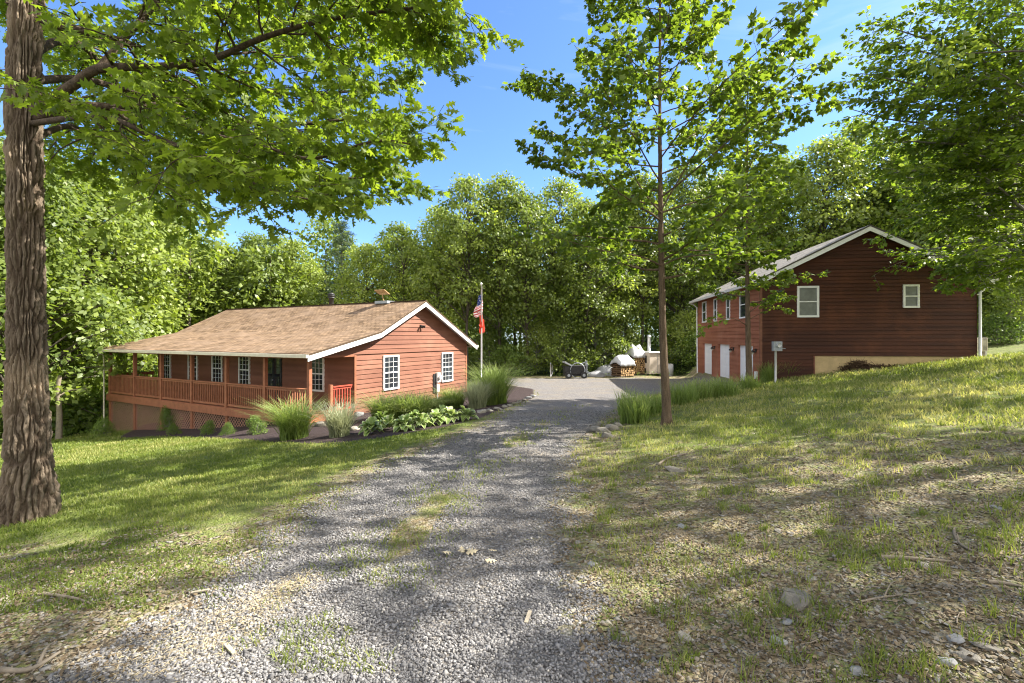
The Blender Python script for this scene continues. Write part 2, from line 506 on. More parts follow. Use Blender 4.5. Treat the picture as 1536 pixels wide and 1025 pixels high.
# ground-cover pieces take their tone from 'tint'
def litter_mat(name, stops):
    m, nt, out = new_mat(name)
    a = nd(nt, 'ShaderNodeAttribute', attribute_name='tint')
    c = ramp(nt, stops, a.outputs['Fac']).outputs[0]
    co = nd(nt, 'ShaderNodeTexCoord').outputs['Object']
    n = tex_noise(nt, co, 60, 3)
    c = mixc(nt, .5, c, ramp(nt, [(.3, (.6, .6, .6)), (.7, (1.25, 1.25, 1.25))], n.outputs[0]).outputs[0], 'MULTIPLY')
    principled(nt, out, c, .85, .2, n.outputs[0], 0, .004)
    return m
M['gravel'] = litter_mat('loose_gravel', [(0, (.07, .067, .066)), (.4, (.155, .149, .146)), (.75, (.26, .25, .243)), (.93, (.37, .345, .31)), (1, (.54, .5, .45))])
M['litter'] = litter_mat('leaf_litter', [(0, (.05, .036, .021)), (.3, (.115, .083, .048)), (.55, (.185, .143, .09)), (.75, (.21, .2, .18)), (.9, (.27, .21, .125)), (1, (.38, .355, .3))])
M['straw'] = litter_mat('dry_straw', [(0, (.26, .20, .11)), (.5, (.42, .34, .2)), (1, (.55, .46, .3))])

# ------------------------------------------------------------------ the ground, split into lawn / driveway / mulch bed along its own grid
HC = np.array([-6.23, 18.6]); HU = np.array([.469, .883]); HV = np.array([-.883, .469])
def house_uv(X, Y):
    dx = X - HC[0]; dy = Y - HC[1]
    return dx * HU[0] + dy * HU[1], dx * HV[0] + dy * HV[1]

BED = np.array([gpx(*p)[:2] for p in [(176, 657), (250, 655.5), (330, 658), (395, 662), (450, 666), (510, 664), (560, 659), (620, 649), (680, 638), (722, 627), (760, 612), (800, 597)]]
               + [[1.15, 25.0], [.0, 27.2], [-2.3, 26.5], [-3.5, 28], [-14, 24], [-20.2, 25.9]])
def in_poly(X, Y, P):
    ins = np.zeros(X.shape, bool)
    j = len(P) - 1
    for i in range(len(P)):
        c = ((P[i, 1] > Y) != (P[j, 1] > Y)) & (X < (P[j, 0] - P[i, 0]) * (Y - P[i, 1]) / (P[j, 1] - P[i, 1] + 1e-12) + P[i, 0])
        ins ^= c; j = i
    return ins
def poly_dist(X, Y, P):
    d = np.full(X.shape, 1e9)
    for i in range(len(P)):
        a = P[i]; b = P[(i + 1) % len(P)]; e = b - a
        t = np.clip(((X - a[0]) * e[0] + (Y - a[1]) * e[1]) / (e @ e), 0, 1)
        d = np.minimum(d, np.hypot(X - a[0] - t * e[0], Y - a[1] - t * e[1]))
    return np.where(in_poly(X, Y, P), d, -d)

def axis(lo, hi, f0, f1, d0, g, dmax=14):
    a = list(np.arange(f0, f1 + 1e-6, d0)); d = d0
    while a[-1] < hi: d = min(d * g, dmax); a.append(a[-1] + d)
    d = d0
    while a[0] > lo: d = min(d * g, dmax); a.insert(0, a[0] - d)
    return np.array(a)

def woods_mask(X, Y):
    u, v = house_uv(X, Y)
    w1 = sstep(-1.5, 1.5, Y - 35.2 + .0 * X) * sstep(-9, -5, X)                     # behind the yard
    w2 = sstep(-1, 1.5, u - 9.5) * sstep(.5, 3, -2.2 - X)                          # behind the house
    w3 = sstep(-.8, 1.2, v - 16.0 - .18 * (u + 2))                                 # left of the house
    w4 = sstep(-2, 2, Y - 33) * sstep(18, 22, X)
    return np.clip(np.maximum.reduce([w1, w2, w3, w4]), 0, 1)

def soil_mask(X, Y):
    """how bare the soil is: the near bank, the worn verge by the big tree"""
    r = X - XR(Y)
    bank = np.where(r > 0, .90 - .54 * sstep(4.0, 9.2, Y + .12 * np.clip(r, 0, 8)), 0)
    bank = np.where((r > 0) & (r < .9), np.maximum(bank, .74 - .18 * r), bank)
    l = XL(Y) - X
    verge = np.where(l > 0, np.maximum(.66 * (1 - sstep(.1, 1.1, l)), .50 * (1 - sstep(4.2, 6.6, Y + .15 * l))), 0)
    inner = np.where((l <= 0) & (r <= 0), .78, 0)
    return np.where(r > 0, bank, np.where(l > 0, verge, inner))

def track_mid(Y): return np.interp(Y, [0, 2.4, 4.1, 6.5, 8.9, 11.6, 15, 20], [-1.3, -1.22, -1.0, -.58, -.07, .75, 1.9, 3.0])

def drive_mask(X, Y):
    d = np.minimum.reduce([X - XL(Y), XR(Y) - X, 33.2 - Y])
    base = .5 + np.clip(d, -1.3, 1.0) * .62
    mid = track_mid(Y)
    strip = np.exp(-((X - mid) / .42) ** 2) * (1 - sstep(12, 19, Y)) * sstep(.5, 2.2, Y)     # the weedy middle between the wheel tracks
    return base - strip * .85 * (.2 + .8 * sstep(.38, .66, fbm(X * 1.5, Y * .8, 63)))

def build_ground():
    xs = axis(-260, 260, -7, 8, .13, 1.05); ys = axis(-30, 420, 1.2, 15, .13, 1.05)
    X, Y = np.meshgrid(xs, ys); Z = ground_z(X, Y)
    nx, ny = len(xs), len(ys)
    V = np.stack([X, Y, Z], -1).reshape(-1, 3)
    dm = drive_mask(X, Y).ravel(); bd = poly_dist(X, Y, BED); bm = (.5 + np.clip(bd, -.5, .5) * 1.0).ravel()
    att = {'drive': dm, 'soil': soil_mask(X, Y).ravel(), 'mulch': bm, 'woods': woods_mask(X, Y).ravel()}
    i = (np.arange(ny - 1)[:, None] * nx + np.arange(nx - 1)[None, :]).ravel()
    Q = np.stack([i, i + 1, i + nx + 1, i + nx], -1)
    dq = np.minimum.reduce([X - XL(Y), XR(Y) - X, 33.2 - Y]).ravel()[Q].mean(1) > 0
    mq = (bd.ravel()[Q].mean(1) > 0) & ~dq
    for name, sel in (('driveway', dq), ('mulch_bed', mq), ('ground', ~dq & ~mq)):
        q = Q[sel]; used, inv = np.unique(q, return_inverse=True)
        o = np_obj(name, V[used], inv.reshape(q.shape), M['ground'], None, {k: a[used] for k, a in att.items()}, True)
        tag(o, kind='structure')
build_ground()

# ------------------------------------------------------------------ building helpers (walls facing -y: M=(a,-o,z); walls facing -x: M=(-o,a,z))
def face_y(y0=0): return lambda a, z, o: (a, y0 - o, z)
def face_x(x0=0): return lambda a, z, o: (x0 - o, a, z)

def siding(mb, Mf, lo, hi, z0, z1, ext=None, row=.19):
    """lapped boards; lo/hi give the wall's ends at a height"""
    z = z0
    while z < z1 - .01:
        zt = min(z + row, z1)
        a0, a1 = lo(z), hi(z); b0, b1 = lo(zt), hi(zt)
        if a1 - a0 > .02:
            if b1 < b0: b0 = b1 = (b0 + b1) / 2
            mb.poly([Mf(a0, z, .032), Mf(a1, z, .032), Mf(b1, zt, .004), Mf(b0, zt, .004)])
            mb.poly([Mf(a0, z, .0), Mf(a1, z, .0), Mf(a1, z, .032), Mf(a0, z, .032)])
        z = zt

def mbox(mb, Mf, a0, a1, z0, z1, o0, o1):
    mb.box(Mf(a0, z0, o0), Mf(a1, z1, o1))

def window(parent, Mf, a0, a1, z0, z1, grid=(3, 2), pane_mat='glass', w=.075):
    f = MB()
    mbox(f, Mf, a0, a1, z1 - w, z1, .01, .075); mbox(f, Mf, a0, a1, z0, z0 + w, .01, .085)
    mbox(f, Mf, a0, a0 + w, z0 + w, z1 - w, .012, .072); mbox(f, Mf, a1 - w, a1, z0 + w, z1 - w, .012, .072)
    zm = (z0 + z1) / 2
    mbox(f, Mf, a0 + w, a1 - w, zm - .025, zm + .025, .012, .062)
    if grid:
        nc, nr = grid
        for s0, s1 in ((z0 + w, zm - .025), (zm + .025, z1 - w)):
            for k in range(1, nc):
                a = a0 + w + (a1 - a0 - 2 * w) * k / nc
                mbox(f, Mf, a - .007, a + .007, s0, s1, .03, .052)
            for k in range(1, nr):
                z = s0 + (s1 - s0) * k / nr
                mbox(f, Mf, a0 + w, a1 - w, z - .007, z + .007, .032, .050)
    o = f.build('window', M['white'], parent)
    p = MB(); mbox(p, Mf, a0 + w * .8, a1 - w * .8, z0 + w * .8, z1 - w * .8, .014, .036)
    p.build('pane', M[pane_mat], o)
    return o

def roof_shell(mb, prof, v0, v1, th=.07, ev=None):
    """the shingled skin over a profile [(u,z)...] running along v"""
    L = 0
    for (ua, za), (ub, zb) in zip(prof[:-1], prof[1:]):
        l = math.hypot(ub - ua, zb - za)
        mb.poly([(ua, v1, za), (ua, v0, za), (ub, v0, zb), (ub, v1, zb)], [(v1, L), (v0, L), (v0, L + l), (v1, L + l)])
        mb.poly([(ua, v0, za - th), (ua, v1, za - th), (ub, v1, zb - th), (ub, v0, zb - th)])
        mb.poly([(ua, v0, za - th), (ub, v0, zb - th), (ub, v0, zb), (ua, v0, za)], [(0, 0)] * 4)
        mb.poly([(ub, v1, zb - th), (ua, v1, za - th), (ua, v1, za), (ub, v1, zb)], [(0, 0)] * 4)
        L += l
    for (u, z) in (prof[0], prof[-1]):
        mb.poly([(u, v0, z - th), (u, v0, z), (u, v1, z), (u, v1, z - th)])

def rake(mb, prof, y0, y1, top, hgt):
    for (ua, za), (ub, zb) in zip(prof[:-1], prof[1:]):
        p = [(ua, y0, za - top - hgt), (ub, y0, zb - top - hgt), (ub, y1, zb - top - hgt), (ua, y1, za - top - hgt),
             (ua, y0, za - top), (ub, y0, zb - top), (ub, y1, zb - top), (ua, y1, za - top)]
        mb.hexa(p)

# ------------------------------------------------------------------ the ranch house with its porch
def build_house():
    zf = -2.87
    H = empty('ranch_house', (HC[0], HC[1], zf), math.atan2(HU[1], HU[0]),
              'single-storey red-brown lap-sided house with brown shingle roof and long railed porch', 'house')
    UD, VL = 8.0, 14.5
    prof = [(-2.45, 2.27), (1.1, 3.09), (4.0, 4.54), (8.45, 2.42)]
    pz = lambda u: float(np.interp(u, [p[0] for p in prof], [p[1] for p in prof]))
    gy = face_y(0); fx = face_x(0)
    # gable wall, with the porch's closed gable end
    w = MB()
    def hiU(z):
        return UD if z < pz(UD) - .1 else 4 + (4.54 - .1 - z) / (4.54 - pz(8)) * 4
    def loU(z):
        if z < 2.16: return 0
        zz = z + .1
        if zz <= 3.09: return max(-2.1, -2.45 + (zz - 2.27) / (3.09 - 2.27) * 3.55) if zz > 2.27 else -2.1
        return 1.1 + (zz - 3.09) / (4.54 - 3.09) * 2.9
    siding(w, gy, loU, hiU, -.74, 2.11); siding(w, gy, loU, hiU, 2.16, 4.43)
    siding(w, fx, lambda z: 0, lambda z: VL, -.35, 2.2)
    siding(w, lambda a, z, o: (a, VL + o, z), lambda z: 0, hiU, -.35, 2.3)
    siding(w, lambda a, z, o: (a, VL + o, z), loU, hiU, 2.3, 4.43)
    siding(w, lambda a, z, o: (UD + o, a, z), lambda z: 0, lambda z: VL, -.6, 2.4)
    # solid core behind the boards
    w.box((.012, .012, -.6), (UD - .012, VL - .012, 2.2))
    for y in (.015, VL - .015):
        w.poly([(-2.1, y, 2.16), (8, y, 2.16), (8, y, pz(8) - .1), (4, y, 4.42), (1.1, y, 2.98), (-2.1, y, 2.25)])
    w.build('wall', M['siding'], H)
    for q in ((0, .1, -.9, 2.14, .0, .034), (UD - .1, UD, -.9, 2.36, .0, .034), (-2.1, -.002, 2.08, 2.18, -.03, .03)):
        c = MB(); mbox(c, gy, *q); c.build('corner_board', M['red_wood'], H)
    fd = MB(); fd.box((.05, .05, -2.9), (UD - .05, VL - .05, -.62)); fd.build('foundation', M['log_bark'], H)
    # roof
    r = MB(); roof_shell(r, prof, -.42, 14.95)
    r.box((3.92, -.42, 4.545), (4.08, 14.95, 4.565))
    roof = r.build('roof', M['shingle'], H)
    for y0, y1, q0, q1 in ((-.41, -.38, -.375, .02), (14.9, 14.93, 14.5, 14.895)):
        t = MB(); rake(t, prof, y0, y1, .075, .19); t.build('rake_trim', M['white'], H)
        t = MB(); rake(t, prof, q0, q1, .08, .015); t.build('soffit', M['white'], H)
    for p, q in (((-2.56, -.44, 2.13), (-2.44, 14.97, 2.245)), ((8.45, -.42, 2.27), (8.57, 14.95, 2.40))):
        g = MB(); g.box(p, q); g.build('gutter', M['cream'], H)
    d = MB(); d.tube([(-2.5, 14.9, 2.15), (-2.2, 15.02, 1.95), (-2.16, 15.06, 1.6), (-2.16, 15.06, -1.9)], .035, 8)
    d.build('downspout', M['cream'], H, True)
    # chimney vent and solar lamp on the ridge
    ch = MB(); ch.tube([(5.0, 7.0, 3.9), (5.0, 7.0, 5.06)], .13, 14); ch.tube([(5, 7, 5.02), (5, 7, 5.1)], .19, 14)
    ch.tube([(5, 7, 5.13), (5, 7, 5.17)], .19, 14); ch.tube([(5, 7, 5.2), (5, 7, 5.24), (5, 7, 5.3)], [.19, .18, .06], 14)
    for k in range(4):
        a = k * math.pi / 2 + .4; ch.tube([(5 + .15 * math.cos(a), 7 + .15 * math.sin(a), 5.08), (5 + .15 * math.cos(a), 7 + .15 * math.sin(a), 5.22)], .015, 6)
    ch.build('chimney', M['dark'], roof, True)
    sp = MB(); sp.bar((3.75, 1.75, 5.02), (3.75, 2.4, 5.02), .42, .03, (.5, 0, 1)); sp.tube([(3.8, 1.95, 4.5), (3.72, 2.0, 4.75), (3.76, 2.05, 5.0)], .022, 8)
    sp.build('solar_panel', M['wood_end'], roof)
    fl = MB(); fl.box((3.7, 1.7, 4.47), (4.25, 2.5, 4.60)); fl.build('roof_vent', M['grey_metal'], roof)
    # windows and the door
    window(H, gy, 1.58, 2.55, .58, 2.06, (3, 3)); window(H, gy, 5.70, 6.65, .58, 2.06, (3, 3))
    for v in (2.05, 6.93, 9.06, 11.13, 13.6):
        window(H, fx, v - .42, v + .42, .6, 2.06, (3, 3))
    dr = MB(); mbox(dr, fx, 4.3, 5.42, 0, 2.1, .01, .05); door = dr.build('door', M['dark'], H)
    dp = MB(); mbox(dp, fx, 4.4, 4.83, .15, 1.98, .052, .06); mbox(dp, fx, 4.9, 5.33, .15, 1.98, .052, .06); dp.build('pane', M['glass'], door)
    dh = MB(); dh.tube([Mh for Mh in (fx(4.86, .95, .05), fx(4.86, .95, .1))], .02, 8); dh.build('handle', M['steel'], door)
    # floodlight and electric meter on the gable
    fo = MB(); fo.box((4.02, -.06, 3.3), (4.14, .0, 3.42)); fo.tube([(4.05, -.06, 3.37), (3.98, -.2, 3.3)], [.03, .06], 10); fo.tube([(4.11, -.06, 3.37), (4.2, -.2, 3.33)], [.03, .06], 10)
    fo.build('floodlight', M['dark'], H)
    me = MB(); me.box((5.2, -.17, .62), (5.48, -.02, 1.08)); me.tube([(5.34, -.17, .86), (5.34, -.26, .86)], .1, 16)
    me.box((5.22, -.14, .14), (5.4, -.03, .5)); me.tube([(5.3, -.08, .62), (5.3, -.08, .5)], .03, 8); me.tube([(5.3, -.08, .14), (5.3, -.08, -.6)], .03, 8)
    me.build('electric_meter', M['pale_metal'], H)
    mb_ = MB(); mb_.box((5.02, -.06, .1), (5.19, -.026, 1.04)); mb_.build('meter_board', M['dark'], H)
    # porch
    u0 = -2.0; PV = [.08, 2.55, 5.0, 7.5, 9.95, 12.35, 14.78]
    dk = MB(); dk.box((u0 - .1, -.02, -.035), (-.03, 14.9, 0)); dk.build('porch_deck', M['red_wood'], H)
    bd = MB(); bd.box((u0 - .12, -.04, -.33), (u0 - .05, 14.92, -.036)); bd.box((u0 - .05, 14.85, -.33), (-.03, 14.915, -.036)); bd.box((u0 - .05, -.035, -.33), (-.03, .03, -.036))
    bd.build('rim_joist', M['red_wood'], H)
    be = MB(); be.box((u0 - .07, -.0, 2.06), (u0 + .07, 14.9, 2.24)); be.box((u0 + .07, 14.76, 2.06), (-.03, 14.9, 2.235)); be.build('porch_beam', M['red_wood'], H)
    ce = MB(); ce.box((u0 + .07, .02, 2.21), (-.025, 14.75, 2.228)); ce.build('porch_ceiling', M['cream'], H)
    for v in PV:
        p = MB(); p.box((u0 - .065, v - .065, 0.001), (u0 + .065, v + .065, 2.058)); p.build('porch_post', M['red_wood'], H, bevel=.008)
        p = MB(); p.box((u0 - .04, v - .085, -2.9 if v > 2 else -1.6), (u0 + .07, v + .085, -.337)); p.build('deck_post', M['red_wood'], H, bevel=.008)
    def railing(a, b, name='railing', mat='red_wood', z0=.09, z1=.97):
        m = MB(); a = Vector(a); b = Vector(b); L = (b - a).length; d = (b - a) / L
        m.bar(a + Vector((0, 0, z1)), b + Vector((0, 0, z1)), .13, .04); m.bar(a + Vector((0, 0, z1 - .065)), b + Vector((0, 0, z1 - .065)), .04, .085)
        m.bar(a + Vector((0, 0, z0)), b + Vector((0, 0, z0)), .04, .085)
        n = int(L / .125)
        for k in range(n):
            p = a + d * (L * (k + .5) / n); m.bar(p + Vector((0, 0, z0 + .03)), p + Vector((0, 0, z1 - .1)), .036, .036, (1, 0, 0))
        return m.build(name, M[mat], H)
    for va, vb in zip(PV[:-1], PV[1:]):
        railing((u0, va + .07, 0), (u0, vb - .07, 0))
    railing((u0 + .07, 14.78, 0), (-.06, 14.78, 0))
    railing((-.08, .06, 0), (-1.0, .06, 0), 'stair_railing', 'rail_red')
    p = MB(); p.box((-1.14, .0, -.033), (-1.02, .12, 1.06)); p.build('stair_post', M['red_wood'], H)
    # lattice skirt
    for va, vb in zip(PV[:-1], PV[1:]):
        m = MB(); zb, zt = (-2.3 if vb > 4 else -1.5), -.337; a0, a1 = va + .09, vb - .09; s = .17; wd = .024
        for sgn, off in ((1, .0), (-1, .008)):
            k = (a0 - zt if sgn > 0 else a0 + zb) - .01
            kmax = (a1 - zb if sgn > 0 else a1 + zt)
            while k < kmax:
                # line a = k + sgn*z
                za, zc = zb, zt
                lo, hi = sorted(((a0 - k) / sgn, (a1 - k) / sgn)); za = max(za, lo); zc = min(zc, hi)
                if zc - za > .03:
                    m.bar((u0 + off, k + sgn * za, za), (u0 + off, k + sgn * zc, zc), .007, wd, (0, -sgn, 1))
                k += s
        m.build('lattice', M['lattice'], H)
    # steps at the open end
    st = MB()
    for k in range(3): st.box((u0 + .05, -.32 - .28 * k, -.22 - .18 * k), (-1.16, -.04 - .28 * k if k == 0 else -.04 - .28 * k, -.17 - .18 * k))
    st.build('step', M['red_wood'], H)
    return H
HOUSE = build_house()

# ------------------------------------------------------------------ the garage
GX, GY, GA = 11.56, 22.0, -math.radians(8.05)
def build_garage():
    zf = -2.95
    G = empty('garage_building', (GX, GY, zf), GA, 'tall dark red-brown wooden garage with white doors set into the bank', 'garage')
    W, L = 8.95, 11.5
    Z = lambda z: z - zf
    ze = Z(2.60); za = Z(4.98); sl = .5
    prof = [(-.42, za - sl * 4.9), (4.475, za), (W + .42, za - sl * 4.9)]
    gy = face_y(0); fx = face_x(0)
    top = lambda z: (z - (za - sl * 4.475 - .12)) / sl
    lo = lambda z: max(0, top(z)); hi = lambda z: min(W, W - top(z))
    w = MB()
    zs = Z(-.885)
    siding(w, gy, lambda z: 0, lambda z: 2.36, -.4, zs, row=.165)
    siding(w, gy, lo, hi, zs, za - .13, row=.165)
    siding(w, lambda a, z, o: (a, L + o, z), lo, hi, 0, za - .13, row=.19)
    siding(w, lambda a, z, o: (W + o, a, z), lambda z: 0, lambda z: L, Z(-.9), ze, row=.19)
    w.box((.22, .02, Z(-.85)), (W - .02, L - .02, ze - .14)); w.box((.02, .02, -.4), (2.3, .8, Z(-.8)))
    for y in (.012, L - .012):
        w.poly([(0.01, y, zs), (W - .01, y, zs), (W - .01, y, za - sl * 4.475 - .12), (4.475, y, za - .13), (.01, y, za - sl * 4.475 - .12)])
    # narrow bump-out on the uphill side
    w.box((W + .005, 2.4, Z(-1.2)), (W + .42, 5.2, Z(2.0)))
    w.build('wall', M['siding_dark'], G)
    # front with its door openings
    f = MB()
    doors = [(.8, 3.02), (4.4, 6.6), (7.95, 10.15)]; dz = Z(-.46)
    siding(f, fx, lambda z: 0, lambda z: L, dz, ze - .1)
    cuts = [0] + [q for d in doors for q in d] + [L]
    for a0, a1 in zip(cuts[0::2], cuts[1::2]):
        siding(f, fx, lambda z, a0=a0: a0, lambda z, a1=a1: a1, -.3, dz)
        f.box((.004, a0, -.3), (.2, a1, dz))
    f.box((.006, 0, dz), (.2, L, ze - .15))
    f.build('front_wall', M['siding_lit'], G)
    for a0, a1 in doors:
        d = MB()
        d.box((.1, a0, 0), (.14, a1, dz))
        for k in range(4):
            for j in range(4):
                b0 = a0 + .1 + (a1 - a0 - .2) * j / 4 + .04; b1 = a0 + .1 + (a1 - a0 - .2) * (j + 1) / 4 - .04
                z0 = .08 + (dz - .1) * k / 4 + .05; z1 = .08 + (dz - .1) * (k + 1) / 4 - .07
                d.box((.088, b0, z0), (.0995, b1, z1))
        door = d.build('garage_door', M['door_white'], G, bevel=.006)
        t = MB(); t.box((-.035, a0 - .09, -.2), (.09, a0 - .001, dz + .09)); t.box((-.035, a1 + .001, -.2), (.09, a1 + .09, dz + .09)); t.box((-.034, a0, dz + .001), (.09, a1, dz + .06))
        t.build('door_trim', M['siding_lit'], G)
    for a in (7.28, 3.7, .42):
        lm = MB(); zc = dz - .28
        lm.box((-.06, a - .06, zc - .02), (-.025, a + .06, zc + .16)); lm.tube([(-.06, a, zc + .1), (-.16, a, zc + .14), (-.18, a, zc + .08)], .015, 6)
        lm.tube([(-.18, a, zc + .09), (-.18, a, zc + .05), (-.18, a, zc - .02)], [.03, .09, .1], 12)
        lamp = lm.build('wall_lamp', M['dark'], G)
        gl = MB(); gl.tube([(-.18, a, zc - .021), (-.18, a, zc - .07), (-.18, a, zc - .12)], [.07, .075, .02], 12); gl.build('lamp_glass', M['cream'], lamp, True)
    for a, wd in ((9.7, 1.0), (7.1, .62), (4.6, .62), (2.15, 1.0)):
        window(G, fx, a - wd / 2, a + wd / 2, Z(.93), Z(2.33), None, 'glass')
    window(G, gy, 1.59, 2.52, Z(.88), Z(2.32), None, 'blind', .09)
    window(G, gy, 6.0, 6.66, Z(1.28), Z(2.32), None, 'blind', .085)
    fo = MB(); fo.box((2.365, .03, -.5), (W - .03, .5, zs - .002)); fo.box((W - .5, .55, Z(-2)), (W - .03, L - .03, Z(-.9))); fo.build('foundation', M['tan_wall'], G)
    for q in ((-.03, .09, -.3, ze - .12, -.03, .034), (2.30, 2.36, -.4, zs, .0, .036)):
        c = MB(); mbox(c, gy, *q); c.build('corner_board', M['siding'], G)
    r = MB(); roof_shell(r, prof, -.4, L + .4); roof = r.build('roof', M['shingle_grey'], G)
    for y in (-.39, L + .36):
        t = MB(); rake(t, prof, y, y + .03, .072, .2); t.build('rake_trim', M['white'], G)
    s = MB(); rake(s, prof, -.355, .02, .075, .015); s.build('soffit', M['white'], G)
    zg = prof[0][1]
    for x in (-.54, W + .42):
        g = MB(); g.box((x, -.4, zg - .17), (x + .12, L + .4, zg - .03)); g.build('gutter', M['pale_metal'], G)
    d = MB(); d.tube([(W + .46, -.1, zg - .15), (W + .3, -.09, zg - .4), (W + .07, -.09, zg - .6), (W + .07, -.09, Z(-1.05))], .055, 10)
    d.build('downspout', M['white'], G, True)
    d2 = MB(); d2.tube([(-.46, L - .05, zg - .15), (-.1, L - .05, zg - .5), (-.06, L - .05, 0)], .045, 8); d2.build('downspout', M['white'], G, True)
    pp = MB(); pp.tube([(-.07, .25, -.2), (-.07, .25, 1.0)], .03, 8); pp.box((-.14, .16, .95), (-.03, .34, 1.3)); pp.build('conduit_box', M['white'], G)
    return G
GARAGE = build_garage()
# ------------------------------------------------------------------ leaves
def _mirror(half, tris_half, mids):
    """a leaf from its half outline: verts with y>0 are mirrored, midrib verts shared"""
    V = list(mids); T = []
    n = len(mids); hv = len(half)
    V += half; V += [(x, -y) for x, y in half]
    for a, b, c in tris_half:
        T.append((a, b, c)); m = lambda i: i if i < n else i + hv
        T.append((m(a), m(c), m(b)))
    V = np.array([(x, y, -.3 * abs(y) - .12 * x * x) for x, y in V])
    return V, np.array(T)
# lobed: midrib 0..4, half outline 5..9
LOBED = _mirror([(.16, .26), (.32, .10), (.46, .43), (.57, .12), (.74, .30), (.79, .08)],
                [(0, 6, 5), (0, 1, 6), (1, 7, 6), (1, 8, 7), (1, 2, 8), (2, 9, 8), (2, 10, 9), (2, 3, 10), (3, 4, 10)],
                [(0, 0), (.32, 0), (.57, 0), (.79, 0), (1, 0)])
TULIPL = _mirror([(.10, .34), (.42, .44), (.52, .30), (.92, .36)], [(0, 4, 3), (0, 5, 4), (0, 1, 5), (1, 6, 5), (1, 2, 6)], [(0, 0), (.5, 0), (.80, 0)])
DIAM = (np.array([(0, 0, 0), (.45, .33, -.09), (1, 0, -.12), (.45, -.33, -.09)]), np.array([(0, 2, 1), (0, 3, 2)]))
OVATE = _mirror([(.2, .26), (.5, .33), (.8, .16)], [(0, 1, 3), (3, 1, 4), (1, 2, 4), (4, 2, 5)], [(0, 0), (.5, 0), (1, 0)])


def unit(a): return a / (np.linalg.norm(a, axis=-1, keepdims=True) + 1e-9)


def leaf_block(P, A, N, size, tpl, tint):
    V0, T0 = tpl
    A = unit(A); B = unit(np.cross(N, A)); N = np.cross(A, B)
    n = len(P)
    N = N * np.random.default_rng(n).uniform(-.6, 2.6, n)[:, None]          # every leaf folds and curls differently
    s = np.asarray(size)[:, None, None]
    V = P[:, None, :] + s * (V0[None, :, 0:1] * A[:, None, :] + V0[None, :, 1:2] * B[:, None, :] + V0[None, :, 2:3] * N[:, None, :])
    T = T0[None] + (np.arange(n) * len(V0))[:, None, None]
    return V.reshape(-1, 3), T.reshape(-1, 3), np.repeat(tint, len(V0))


def smooth_path(pts, n):
    pts = np.asarray(pts, float); t = np.arange(len(pts)); q = np.linspace(0, len(pts) - 1, n)
    out = np.empty((n, 3))
    for i, u in enumerate(q):
        k = min(int(u), len(pts) - 2); f = u - k
        p0 = pts[max(k - 1, 0)]; p1 = pts[k]; p2 = pts[k + 1]; p3 = pts[min(k + 2, len(pts) - 1)]
        out[i] = .5 * (2 * p1 + (p2 - p0) * f + (2 * p0 - 5 * p1 + 4 * p2 - p3) * f * f + (3 * p1 - p0 - 3 * p2 + p3) * f ** 3)
    return out


def wander(p0, d, L, rng, n=6, bend=.18, lift=0.0):
    P = [np.array(p0, float)]; d = unit(np.array(d, float))
    for k in range(n - 1):
        d = unit(d + rng.normal(0, bend, 3) + np.array([0, 0, lift]))
        P.append(P[-1] + d * L / (n - 1))
    return np.array(P)


